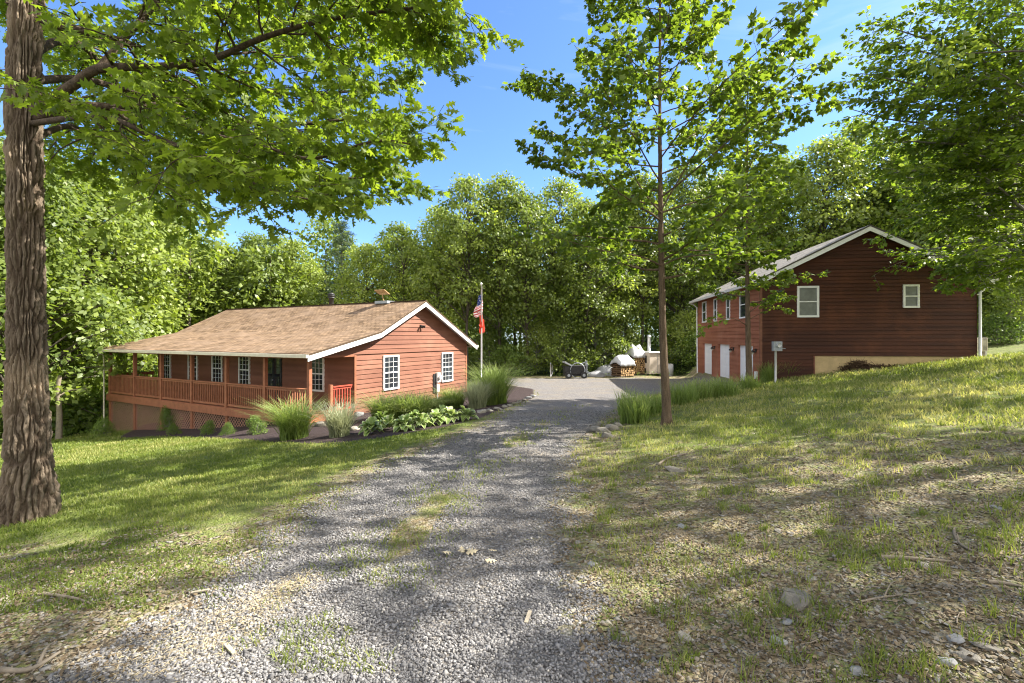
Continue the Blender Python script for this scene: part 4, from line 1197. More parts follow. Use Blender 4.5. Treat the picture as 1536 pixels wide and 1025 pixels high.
# ------------------------------------------------------------------ ornamental grasses, hostas, shrubs
def blades(n, h, spread, base_r, width, rng, seg=6, droop=1.0, tipfade=True):
    """arching grass blades of one clump; returns V, T, tint"""
    az = rng.uniform(0, 2 * np.pi, n); q = np.sqrt(rng.random(n)) * base_r; a0 = rng.uniform(0, 2 * np.pi, n)
    B = np.stack([q * np.cos(a0), q * np.sin(a0), np.full(n, -.04)], -1)
    H_ = h * rng.uniform(.6, 1.12, n); S_ = spread * rng.uniform(.15, 1.1, n) ** 1.0
    dirs = np.stack([np.cos(az), np.sin(az), 0 * az], -1); per = np.stack([-np.sin(az), np.cos(az), 0 * az], -1)
    bend = rng.uniform(.4, 1.0, n) * droop
    V = []; tint = []
    for k in range(seg + 1):
        t = k / seg
        out = S_ * (t ** 1.8) * (1 + .25 * bend * t)
        up = H_ * (t - .34 * bend * t ** 2.6)
        c = B + dirs * out[:, None] + np.array([0, 0, 1.0]) * up[:, None]
        w = width * (1 - t ** 2.2) * .5 + .0012
        V.append(np.stack([c - per * w, c + per * w], 1)); tint.append(t)
    V = np.stack(V, 1)                                                   # n, seg+1, 2, 3
    base = (np.arange(n) * (seg + 1) * 2)[:, None]
    k = np.arange(seg)[None, :] * 2
    T1 = np.stack([base + k, base + k + 1, base + k + 3], -1); T2 = np.stack([base + k, base + k + 3, base + k + 2], -1)
    T = np.concatenate([T1, T2], 1).reshape(-1, 3)
    tn = np.clip(.28 + .42 * np.array(tint)[None, :] ** 1.3 + rng.normal(0, .13, n)[:, None], 0, 1)
    tn = np.repeat(tn[:, :, None], 2, 2).reshape(-1)
    return V.reshape(-1, 3), T, tn

def grass_clump(name, pos, h, spread, base_r, n, label, mat='blade', width=.013, seed=0, group=None, droop=1.0, cat='ornamental grass'):
    V, T, t = blades(n, h, spread, base_r, width, np.random.default_rng(seed), 6, droop)
    o = np_obj(name, V, T, M[mat], None, {'tint': t}); o.location = pos
    return tag(o, label, cat, group)

GB = 'ornamental grasses in the house beds'
def gp(px, py): return tuple(gpx(px, py))
CL = [  # px, base y, height, spread, base radius, blades, material, label
    (441, 657, 1.30, 1.12, .34, 760, 'blade', 'big arching green grass clump in front of the porch corner post', 1.0),
    (509, 655, 1.0, .68, .24, 520, 'pale_blade', 'pale buff-green grass clump right of the big porch-corner grass', .55),
    (583, 628, 1.15, 1.15, .55, 900, 'blade', 'low drooping green grass mound under the nearer gable window', 1.5),
    (622, 624, 1.1, 1.05, .5, 800, 'blade', 'drooping green grass mound left of the electric meter', 1.5),
    (655, 617, .8, .7, .28, 460, 'shrub_leaf', 'dark green grass mound just below the electric meter', 1.4),
    (681, 612, 1.05, .95, .36, 560, 'blade', 'green grass tuft below the farther gable window', 1.1),
    (716, 612, 1.2, .8, .32, 560, 'pale_blade', 'greyish pale grass clump before the flagpole', .8),
    (742, 606, 1.85, 1.35, .45, 980, 'blade', 'tallest green grass clump, standing round the flagpole foot', .95)]
for k, (px, py, h, sp, br, n, mt, lab, dr) in enumerate(CL):
    grass_clump('ornamental_grass', gp(px, py), h, sp, br, n, lab, mt, .017, 300 + k, GB, dr)
GD = 'tall grass clumps on the bank by the drive'
CL2 = [(952, 634, .85, .40, .35, 420, 'tall grass clump beside the drive, left of the bare tulip trunk'),
       (974, 622, .75, .40, .40, 420, 'bright grass clump close behind the bare tulip trunk'),
       (938, 622, .95, .35, .2, 130, 'thin dry-tipped grass tuft leaning over the gravel edge'),
       (1020, 606, .82, .42, .5, 480, 'green grass clump just right of the bare tulip trunk'),
       (1052, 600, .82, .42, .5, 480, 'grass clump on the bank in front of the leftmost garage door'),
       (1088, 596, .80, .42, .45, 420, 'grass clump on the bank in front of the middle garage door'),
       (1125, 584, .70, .35, .35, 300, 'grass clump at the foot of the thinner tulip tree'),
       (1150, 574, 1.1, .5, .3, 380, 'tall grass clump at the garage corner left of the meter pedestal'),
       (1181, 568, .95, .55, .3, 380, 'rounded grass clump at the dark wall right of the meter pedestal')]
for k, (px, py, h, sp, br, n, lab) in enumerate(CL2):
    grass_clump('bank_grass_clump', gp(px, py), h, sp, br, n, lab, 'blade', .013, 340 + k, GD, .6, 'grass clump')

def hosta(pos, s, rng):
    P = []; Tt = []; tn = []; n0 = 0
    for k in range(46):
        az = rng.uniform(0, 6.28); L = s * rng.uniform(.7, 1.15); lean = rng.uniform(.25, 1.0); seg = 5
        d = np.array([math.cos(az), math.sin(az), 0]); p = np.array([-d[1], d[0], 0])
        for j in range(seg + 1):
            t = j / seg; c = d * (L * (.12 + .8 * t * lean)) + np.array([0, 0, L * (.55 * (1.25 - lean) + .55 * t - .75 * lean * t * t)])
            w = L * .21 * math.sin(math.pi * min(.98, .08 + .9 * t)) ** .8
            for q, tt in ((-1, .95), (-.55, .35), (0, .2), (.55, .35), (1, .95)):
                P.append(c + p * (w * q) + np.array([0, 0, w * .35 * abs(q)])); tn.append(min(1, max(0, tt + rng.normal(0, .08))))
        for j in range(seg):
            for q in range(4):
                a = n0 + j * 5 + q; Tt += [(a, a + 1, a + 6), (a, a + 6, a + 5)]
        n0 += (seg + 1) * 5
    return np.array(P), np.array(Tt), np.array(tn)
HO = [(556, 652, 'leftmost cream-edged hosta at the rounded tip of the mulch bed'), (582, 646, 'cream-edged hosta second from the bed tip'), (607, 645, 'cream-edged hosta below the nearer gable window'),
      (632, 642, 'cream-edged hosta in the middle of the hosta row'), (655, 637, 'cream-edged hosta in front of the electric meter'), (678, 633, 'cream-edged hosta second from the rock edging'),
      (700, 630, 'cream-edged hosta next to the rock edging end'), (572, 634, 'green hosta in the back of the row beside the boulders'), (620, 632, 'green hosta behind the middle of the row'), (664, 626, 'green hosta tucked below the dark grass mound')]
for k, (px, py, lab) in enumerate(HO):
    V, T, t = hosta(None, .44 if k < 7 else .40, np.random.default_rng(400 + k))
    o = np_obj('hosta', V, T, M['hosta'], None, {'tint': t if k < 7 else t * .55}); o.location = gp(px, py)
    tag(o, lab, 'hosta', 'hostas along the mulch bed')
SH = [(254, 645, .62, .62, 'upright round-leaved shrub against the left lattice'), (262, 652, .30, .26, 'small low shrub at the foot of the upright lattice shrub'), (312, 652, .34, .30, 'small green shrub in the mulch before the middle lattice'),
      (340, 653, .26, .24, 'tiny green shrub between two small shrubs by the lattice'), (386, 651, .42, .34, 'leafy small shrub left of the big porch-corner grass'), (158, 655, .55, .5, 'fern-like low plant outside the far left deck post')]
for k, (px, py, s, sz, lab) in enumerate(SH):
    p = gp(px, py); T = empty('garden_shrub', p, k * 1.7, lab, 'shrub', 'small shrubs along the porch lattice'); T.scale = (s * .5, s * .5, sz * .8)
    for n, me in (('stem', KIND['bush'][0]), ('foliage', KIND['bush'][1])): link(bpy.data.objects.new(n, me), T)

# ------------------------------------------------------------------ rocks, branches
def rock(name, pos, size, seed, mat, label, cat='rock', group=None, flat=1.0, sink=.5):
    rng = random.Random(seed); bm = bmesh.new()
    for k in range(26):
        v = Vector((rng.gauss(0, 1), rng.gauss(0, 1), rng.gauss(0, 1))).normalized() * rng.uniform(.82, 1.0)
        v = Vector((max(-.8, min(.85, v.x)), max(-.75, min(.8, v.y)), max(-.7, min(.62, v.z))))
        bm.verts.new((v.x * size[0], v.y * size[1], v.z * size[2]))
    res = bmesh.ops.convex_hull(bm, input=bm.verts)
    bmesh.ops.delete(bm, geom=[g for g in res['geom_interior'] if isinstance(g, bmesh.types.BMVert)], context='VERTS')
    bmesh.ops.bevel(bm, geom=bm.edges[:] + bm.verts[:], offset=min(size) * .07, segments=1, affect='EDGES')
    me = bpy.data.meshes.new(name); bm.to_mesh(me); bm.free(); me.materials.append(M[mat])
    o = link(bpy.data.objects.new(name, me)); o.location = (pos[0], pos[1], pos[2] + size[2] * (.7 - sink)); o.rotation_euler = (rng.uniform(-.15, .15), rng.uniform(-.15, .15), rng.uniform(0, 6.28))
    return tag(o, label, cat, group)
RK = [(1194, 905, (.13, .10, .07), 'rock', 'largest olive-grey slab rock lying on the bare bank'), (1027, 962, (.05, .04, .035), 'rock_pale', 'pale broken rock low on the bank near the gravel'),
      (1385, 851, (.055, .04, .03), 'rock_pale', 'rounded pale stone beside the long fallen stick'), (887, 848, (.035, .045, .02), 'rock_blue', 'blue-grey flat stone at the edge of the drive'),
      (1216, 872, (.055, .04, .018), 'rock_pale', 'flat pale stone just above the largest slab rock'), (1182, 934, (.05, .035, .02), 'rock_blue', 'grey flake of stone below the largest slab rock'),
      (1168, 968, (.04, .06, .03), 'rock_blue', 'upright blue-grey stone flake in a weedy tuft'), (1436, 962, (.06, .05, .02), 'rock_blue', 'thin grey slate at the top of the slate pile'),
      (1482, 975, (.085, .05, .02), 'rock', 'long slate slab at the right of the slate pile'), (1450, 990, (.07, .05, .025), 'rock', 'tilted slate in the middle of the slate pile'),
      (1420, 998, (.05, .045, .025), 'rock_blue', 'small grey slate at the left of the slate pile'), (1012, 707, (.17, .11, .05), 'rock', 'long flat stone half sunk in the upper bank'),
      (1024, 790, (.05, .05, .02), 'rock_blue', 'small blue-grey stone on the bank below the long flat stone'), (1166, 798, (.05, .035, .018), 'rock_pale', 'pale chip of stone in the middle of the bare bank'),
      (1284, 1010, (.05, .035, .025), 'rock_blue', 'dark grey stone at the bottom of the picture right of the tufts'), (1498, 764, (.07, .04, .015), 'rock_blue', 'thin grey flat stone on the grassy upper right bank'),
      (848, 812, (.05, .035, .02), 'rock_pale', 'pair of pale stones, the larger, beside the right wheel track'), (866, 815, (.035, .03, .018), 'rock_pale', 'small pale stone right beside the larger pale one at the track'),
      (1365, 905, (.04, .035, .02), 'rock_pale', 'buff pebble-like stone under the branching twig'), (1100, 872, (.03, .03, .015), 'rock_pale', 'little pale stone left of the largest slab rock')]
for k, (px, py, s, mt, lab) in enumerate(RK):
    rock('loose_rock', gpx(px, py), s, 500 + k, mt, lab, 'rock', 'loose rocks on the bank')
ED = [(722, 620, .20), (735, 617, .16), (747, 615, .17), (757, 611, .14), (765, 609, .15), (772, 606, .13), (779, 604, .15), (786, 601, .14), (792, 598, .17), (800, 595, .16)]
for k, (px, py, s) in enumerate(ED):
    lab = ['low flat edging rock nearest the hostas', 'second edging rock from the hostas', 'third edging rock from the hostas', 'fourth edging rock from the hostas', 'fifth edging rock from the hostas', 'sixth edging rock from the hostas',
           'fourth edging rock from the gravel turn', 'third edging rock from the gravel turn', 'second edging rock from the gravel turn', 'bluish edging rock at the end by the gravel turn'][k]
    rock('edging_rock', gpx(px, py), (s * 1.15, s * .85, s * .6), 560 + k, 'rock_pale' if k < 8 else 'rock_blue', lab, 'rock', 'rock edging of the flagpole bed')
BO = [(538, 624, (.24, .2, .2), 'rock_blue', 'square blue-grey boulder at the house corner'), (518, 640, (.22, .2, .15), 'rock_pale', 'pale rounded boulder between the pale grass and the hostas'), (533, 645, (.2, .16, .12), 'rock_pale', 'smaller pale boulder before the hosta tip'),
      (480, 640, (.22, .18, .2), 'rock', 'brown boulder behind the two porch grasses')]
for k, (px, py, s, mt, lab) in enumerate(BO): rock('boulder', gpx(px, py), s, 590 + k, mt, lab, 'boulder', 'boulders at the house corner')
for k, (px, py, s, lab) in enumerate([(893, 648, .20, 'grey rock at the left of the heap by the drive edge'), (905, 650, .24, 'largest rock of the heap by the drive edge'), (917, 645, .20, 'rock at the right of the heap by the drive edge'), (900, 640, .16, 'small rock at the back of the heap by the drive edge'), (911, 656, .15, 'front rock of the heap by the drive edge'), (926, 640, .16, 'rock in the weeds right of the heap by the drive')]):
    rock('drive_rock', gpx(px, py), (s, s * .85, s * .7), 610 + k, 'rock', lab, 'rock', 'rock heap at the drive edge')

def stick(pxs, r, label, forks=()):
    P = np.array([gpx(*p) for p in pxs]); P[:, 2] += r * .8; P = smooth_path(P, 14)
    P[:, 2] = np.maximum(P[:, 2], ground_z(P[:, 0], P[:, 1]) + r * .5)
    mb = MB(); mb.tube(P, np.linspace(r, r * .45, 14), 7)
    for a, b in forks:
        q = P[a]; e = gpx(*b); e[2] += .03; mb.tube(smooth_path([q, q * .5 + e * .5 + (0, 0, .03), e], 7), np.linspace(r * .6, r * .25, 7), 6)
    o = mb.build('fallen_branch', M['twig'], None, True)
    return tag(o, label, 'stick', 'fallen sticks')
stick([(1322, 839), (1370, 842), (1428, 847)], .016, 'long straight fallen stick lying across the upper bare bank')
stick([(1430, 795), (1436, 815), (1452, 826), (1466, 832)], .012, 'crooked pale stick above the long straight stick', [(5, (1434, 808))])
stick([(1290, 906), (1330, 898), (1395, 892)], .008, 'thin dark twig right of the largest slab rock', [(6, (1345, 880))])
stick([(1060, 912), (1075, 903), (1085, 897)], .009, 'short dark stick left of the largest slab rock')
stick([(0, 1012), (45, 1008), (90, 982)], .016, 'grey stick at the bottom left corner', [(8, (82, 972))])
stick([(65, 893), (110, 900), (136, 908)], .013, 'brown stick on the worn verge below the oak')
stick([(1482, 876), (1510, 880), (1535, 884)], .013, 'stick at the right edge of the bare bank')
stick([(870, 838), (890, 830)], .008, 'short twig at the right edge of the drive')
stick([(985, 700), (1005, 688), (1030, 682)], .02, 'mossy stick on the upper bank near the bare tulip trunk')
for k, (px, py, az, lab) in enumerate([(376, 830, .7, 'pale wood chip standing at the left gravel edge'), (792, 930, 1.3, 'pale wood chip on the right wheel track'), (345, 978, 2.5, 'pale forked chip on the left wheel track'), (300, 892, .2, 'long pale bark chip left of the straw strip')]):
    p = gpx(px, py); mb = MB(); d = np.array([math.cos(az), math.sin(az), 0]) * .055
    mb.bar(p - d + (0, 0, .012), p + d + (0, 0, .022), .022, .007); o = mb.build('wood_chip', M['pale_wood']); tag(o, lab, 'wood chip', 'wood chips on the gravel')
def dry_leaves():
    p = gpx(703, 831); rng = np.random.default_rng(3); n = 7
    P = p + rng.normal(0, 1, (n, 3)) * (.07, .06, 0) + (0, 0, .02)
    V, T, t = leaf_block(P, rng.normal(0, 1, (n, 3)) * (1, 1, .2), rng.normal(0, .25, (n, 3)) + (0, 0, 1), rng.uniform(.07, .11, n), LOBED, rng.uniform(.8, 1, n))
    tag(np_obj('dry_leaf_sprig', V, T, M['straw'], None, {'tint': t}), 'bleached dry leaf sprig lying in the middle of the gravel', 'dry leaves', kind='stuff')
dry_leaves()

# ------------------------------------------------------------------ flagpole and flags
def flags():
    x, y = at(722, 505, 27.4)[:2]; z0 = gz(x, y)
    T = empty('flagpole', (x, y, z0), 0, 'slim white flagpole at the far corner of the house', 'flagpole')
    mb = MB(); mb.tube([(0, 0, -.3), (0, 0, 2.9), (.0, 0, 5.97)], [.042, .036, .026], 14); mb.build('pole', M['steel'], T, True)
    fb = MB(); fb.tube([(0, 0, 5.95), (0, 0, 5.98), (0, 0, 6.04), (0, 0, 6.1), (0, 0, 6.12)], [.02, .045, .065, .045, .01], 14); fb.build('finial', M['steel'], T, True)
    rp = MB(); rp.tube([(.06, -.02, .9), (.055, -.03, 3), (.045, -.02, 5.9)], .008, 6); rp.build('halyard', M['pale_metal'], T)
    m, nt, out = new_mat('striped_flag_cloth')
    uv = nd(nt, 'ShaderNodeTexCoord').outputs['UV']; sx = nd(nt, 'ShaderNodeSeparateXYZ'); nt.links.new(uv, sx.inputs[0])
    st = math_n(nt, 'MODULO', math_n(nt, 'MULTIPLY', sx.outputs[1], 13), 2); st = math_n(nt, 'LESS_THAN', st, 1)
    c = mixc(nt, st, (.8, .78, .76), (.52, .035, .04))
    can = math_n(nt, 'MULTIPLY', math_n(nt, 'LESS_THAN', sx.outputs[0], .4), math_n(nt, 'GREATER_THAN', sx.outputs[1], .4615))
    g = tex_vor(nt, scaled(nt, uv, (28, 17, 1)), 1.0); star = math_n(nt, 'LESS_THAN', g.outputs['Distance'], .26)
    c = mixc(nt, can, c, mixc(nt, star, (.02, .035, .14), (.75, .75, .75)))
    principled(nt, out, c, .75, .1)
    red = simple_mat('red_flag_cloth', (.62, .07, .04), .75, .1, .3, 5)
    def cloth(name, mat, zt, hoist, fly, label, seed, lean):
        # limp cloth: the hoist edge runs down the pole, the fly end has swung down beside it in folds
        rng = np.random.default_rng(seed); nu, nv = 26, 22; V = []; uvs = []
        for j in range(nv):
            v = j / (nv - 1)                                     # 1 = top of the hoist
            for i in range(nu):
                u = i / (nu - 1)
                z = zt - hoist * (1 - v) * (1 - .35 * u) - fly * u * .72 + .06 * math.sin(7 * v + 3 * u)
                a = (u * 5.2 + v * 1.3) * 1.9
                r = .09 + .36 * u ** .6 * (.6 + .4 * math.sin(3.1 * v + seed))
                V.append((lean * (.42 * u + .16 * (1 - v)) + r * math.sin(a) * (.35 + .65 * v) - .12 * u * lean, .05 + .10 * math.cos(a * .8) * u - .06, z)); uvs.append((u, v))
        Q = [(j * nu + i, j * nu + i + 1, (j + 1) * nu + i + 1, (j + 1) * nu + i) for j in range(nv - 1) for i in range(nu - 1)]
        me = bpy.data.meshes.new(name); me.from_pydata(V, [], Q); ul = me.uv_layers.new(name='UVMap')
        ul.data.foreach_set('uv', [c for q in Q for k in q for c in uvs[k]]); me.materials.append(mat)
        me.polygons.foreach_set('use_smooth', [True] * len(Q)); me.update()
        o = link(bpy.data.objects.new(name, me)); o.location = (x, y, z0)
        sm = o.modifiers.new('Solid', 'SOLIDIFY'); sm.thickness = .006
        tag(o, label, 'flag')
    cloth('striped_flag', m, 5.45, .85, 1.15, 'limp red and white striped flag hanging high on the flagpole', 1, -.5)
    cloth('red_flag', red, 4.25, .65, .95, 'plain red flag hanging limp below the striped one', 2, .15)
flags()

# ------------------------------------------------------------------ things in front of the far woods
def boiler():
    p = at(977, 560, 36.2); z0 = gz(p[0], p[1])
    T = empty('outdoor_boiler', (p[0], p[1], z0), .35, 'beige sheet-metal outdoor wood boiler with a tall chimney pipe', 'wood boiler')
    b = MB(); b.box((-.72, -.75, .12), (.72, .75, 1.72)); b.build('body', M['beige_metal'], T, bevel=.03)
    r = MB(); r.hexa([(-.78, -.82, 1.723), (.78, -.82, 1.723), (.78, .82, 1.723), (-.78, .82, 1.723), (-.70, -.74, 1.80), (.70, -.74, 1.80), (.70, .74, 1.80), (-.70, .74, 1.80)]); r.build('roof', M['pale_metal'], T)
    f = MB()
    for x in (-.6, .6):
        for y in (-.6, .6): f.box((x - .06, y - .06, -.05), (x + .06, y + .06, .118))
    f.build('foot', M['dark'], T)
    c = MB(); c.tube([(0, .3, 1.78), (0, .3, 2.95)], .13, 16); c.tube([(0, .3, 2.95), (0, .3, 3.0), (0, .3, 3.08)], [.17, .17, .03], 16); c.build('chimney', M['steel'], T, True)
    s = MB(); s.tube([(-.62, .5, 1.78), (-.62, .5, 2.08)], .04, 8); s.tube([(-.62, .5, 2.08), (-.62, .5, 2.14)], .07, 8); s.build('vent_pipe', M['steel'], T, True)
    d = MB(); d.box((-.745, -.42, .95), (-.722, .42, 1.5)); d.box((-.745, -.35, .2), (-.722, .3, .55)); d.build('door', M['dark'], T)
    k = MB(); k.tube([(.3, -.752, .9), (.3, -.80, .9)], .05, 10); k.box((.0, -.756, .2), (.02, -.751, 1.7)); k.build('handle', M['grey_metal'], T)
boiler()

def wood_stack(px, py, Y, L, Wd, Ht, rot, label, lab_tarp, seed, twin):
    p = at(px, py, Y); z0 = gz(p[0], p[1]); rng = random.Random(seed)
    T = empty('firewood_stack', (p[0], p[1], z0), rot, label, 'firewood', 'tarped firewood stacks')
    pal = MB()
    for y in (-Wd / 2 + .1, 0, Wd / 2 - .1): pal.box((-L / 2, y - .05, -.06), (L / 2, y + .05, .07))
    for k in range(6): x = -L / 2 + .08 + k * (L - .16) / 5; pal.box((x - .06, -Wd / 2, .072), (x + .06, Wd / 2, .095))
    pal.build('pallet', M['twig'], T)
    lg = NB(); ends = NB(); z = .17; r = .085
    def log(c, d, ln, rr):
        n = rng.choice([3, 4, 5, 6]); rot_ = rng.uniform(0, 6.28); d = np.array(d, float)
        A = np.array([-d[1], d[0], 0]); B = np.array([0, 0, 1.0]); a = [rot_ + 6.2832 * k / n + rng.uniform(-.25, .25) for k in range(n)]
        ring = np.array([A * math.cos(t) * rr + B * math.sin(t) * rr for t in a]); V = np.concatenate([c - d * ln / 2 + ring, c + d * ln / 2 + ring])
        Q = np.array([(k, (k + 1) % n, n + (k + 1) % n, n + k) for k in range(n)]); Tq = np.concatenate([Q[:, :3], Q[:, [0, 2, 3]]])
        lg.add(V, Tq)
        off = d * .004
        for s, base in ((-1, V[:n]), (1, V[n:])):
            E = np.concatenate([[base.mean(0) + off * s], base + off * s]); f = [(0, 1 + (k if s > 0 else (k + 1) % n), 1 + ((k + 1) % n if s > 0 else k)) for k in range(n)]
            ends.add(E, np.array(f), np.full(len(E), rng.random()))
    row = 0
    while z < Ht:
        x = -L / 2 + r
        while x < L / 2 - r * .5:
            rr = r * rng.uniform(.8, 1.15)
            for y in (-Wd / 4, Wd / 4): log(np.array([x, y + rng.uniform(-.03, .03), z + rng.uniform(-.01, .01)]), (0, 1, 0), Wd / 2 - .02, rr)
            x += rr * 1.9
        z += r * 1.75; row += 1
    lo = lg.obj('log', M['log_bark'], T); eo = ends.obj('cut_end', M['wood_end'], T)
    for q in (lo, eo): q['kind'] = 'stuff'
    # the tarp: a sheet over the top, sagging at its hems
    nx, ny = 30, 26; V = []; e = .10; drop = .30
    for j in range(ny):
        for i in range(nx):
            a = -1 + 2 * i / (nx - 1); b = -1 + 2 * j / (ny - 1)
            x = a * (L / 2 + e); y = b * (Wd / 2 + e)
            pk = Ht + .14 + .50 * (1 - max(0, abs(b) - .15) / .85) * (1 - .45 * max(0, abs(a) - .55) / .45) if not twin else Ht + .14 + .70 * (1 - max(0, abs(b) - .1) / .9) * (.72 + .28 * abs(math.sin(a * 3.1))) * (1 - .5 * max(0, abs(a) - .6) / .4)
            edge = max(abs(a), abs(b)); hem = max(0, edge - .86) / .14
            z = pk - drop * hem ** .8 * (.95 + .08 * math.sin(5 * a + 4 * b)) + .012 * math.sin(14 * a + 3 * b) + .010 * math.sin(11 * b - 5 * a)
            V.append((x * (1 + .02 * math.sin(8 * b)), y * (1 + .02 * math.sin(9 * a)), z))
    Q = np.array([(j * nx + i, j * nx + i + 1, (j + 1) * nx + i + 1, (j + 1) * nx + i) for j in range(ny - 1) for i in range(nx - 1)])
    o = np_obj('tarp', np.array(V), Q, M['tarp'], None, None, True); o.location = (p[0], p[1], z0); o.rotation_euler = (0, 0, rot)
    sm = o.modifiers.new('Solid', 'SOLIDIFY'); sm.thickness = .008
    tag(o, lab_tarp, 'tarp', 'white tarps over the firewood')
wood_stack(934, 566, 34.3, 1.35, 1.0, .95, .55, 'lower firewood stack on a pallet, nearest the gravel', 'white tarp draped over the lower firewood stack', 1, False)
wood_stack(953, 562, 36.0, 1.15, 1.0, 1.45, .45, 'taller firewood stack between the lower stack and the beige boiler', 'peaked white tarp over the taller firewood stack', 2, True)

def tarp_heap(px, py, Y, rx, ry, h, seed, label, mat):
    p = at(px, py, Y); rng = np.random.default_rng(seed); n = 26; th = np.linspace(0, 2 * np.pi, n, False); V = []; m = 12
    for j in range(m):
        q = j / (m - 1); rr = np.cos(q * 1.52)
        jit = 1 + .22 * (vnoise(th / 6.2832 * 7, np.full(n, q * 4), seed, 7) - .5) * 2
        z = h * np.sin(q * 1.52) * (1 + .25 * (vnoise(th / 6.2832 * 5, np.full(n, q * 3), seed + 4, 5) - .5) * 2)
        V.append(np.stack([rx * rr * jit * np.cos(th), ry * rr * jit * np.sin(th), z - .05], -1))
    V = np.concatenate(V); Q = np.array([(j * n + i, j * n + (i + 1) % n, (j + 1) * n + (i + 1) % n, (j + 1) * n + i) for j in range(m - 1) for i in range(n)])
    o = np_obj('tarp_heap', V, Q, M[mat], None, None, True); o.location = (p[0], p[1], gz(p[0], p[1]))
    return tag(o, label, 'tarp', 'tarped heaps by the firewood')
tarp_heap(911, 566, 35.6, .85, .6, .78, 3, 'grey-white crumpled tarp heap touching the lower firewood stack', 'tarp_grey')
tarp_heap(893, 567, 34.4, .68, .5, .52, 5, 'small low tarp heap at the gravel edge left of the crumpled one', 'tarp_grey')

def machine():
    p = at(866, 571, 33.3); T = empty('farm_implement', (p[0], p[1], gz(p[0], p[1])), .15, 'dark towed implement with a grey hose ring and pale slanted cover at the gravel edge', 'implement')
    b = MB(); b.box((-.55, -.35, .30), (.55, .35, .92)); b.hexa([(-.62, -.3, .15), (.5, -.3, .15), (.5, .3, .15), (-.62, .3, .15), (-.55, -.3, .299), (.5, -.3, .299), (.5, .3, .299), (-.55, .3, .299)])
    b.build('body', M['dark'], T, bevel=.04)
    a = MB(); a.box((-.98, -.3, .2), (-.6, .3, .85)); a.build('engine_box', M['dark'], T, bevel=.03)
    c = MB(); c.hexa([(-1.0, -.33, 1.10), (-.28, -.33, .75), (-.28, .33, .75), (-1.0, .33, 1.10), (-.98, -.33, 1.22), (-.24, -.33, .84), (-.24, .33, .84), (-.98, .33, 1.22)]); c.build('cover', M['tarp'], T)
    r = MB(); ang = np.linspace(0, 2 * np.pi, 41); r.tube([(-.1 + .52 * math.cos(t), -.42, .58 + .52 * math.sin(t)) for t in ang], .028, 8, False); r.build('hose_ring', M['grey_metal'], T, True)
    for x in (-.75, .35):
        w_ = MB(); w_.tube([(x, -.47, .24), (x, -.36, .24)], .24, 20); wh = w_.build('wheel', M['dark'], T)
        h = MB(); h.tube([(x, -.49, .24), (x, -.46, .24)], .1, 14); h.build('rim', M['grey_metal'], wh)
    m = MB(); m.box((.60, -.06, 0), (.72, .06, 1.22)); m.box((.56, -.1, .9), (.76, .1, 1.02)); m.bar((.55, 0, .5), (.98, -.05, .34), .08, .08); m.bar((.66, 0, 1.16), (.2, 0, .97), .07, .07); m.build('mast', M['grey_metal'], T, bevel=.01)
machine()
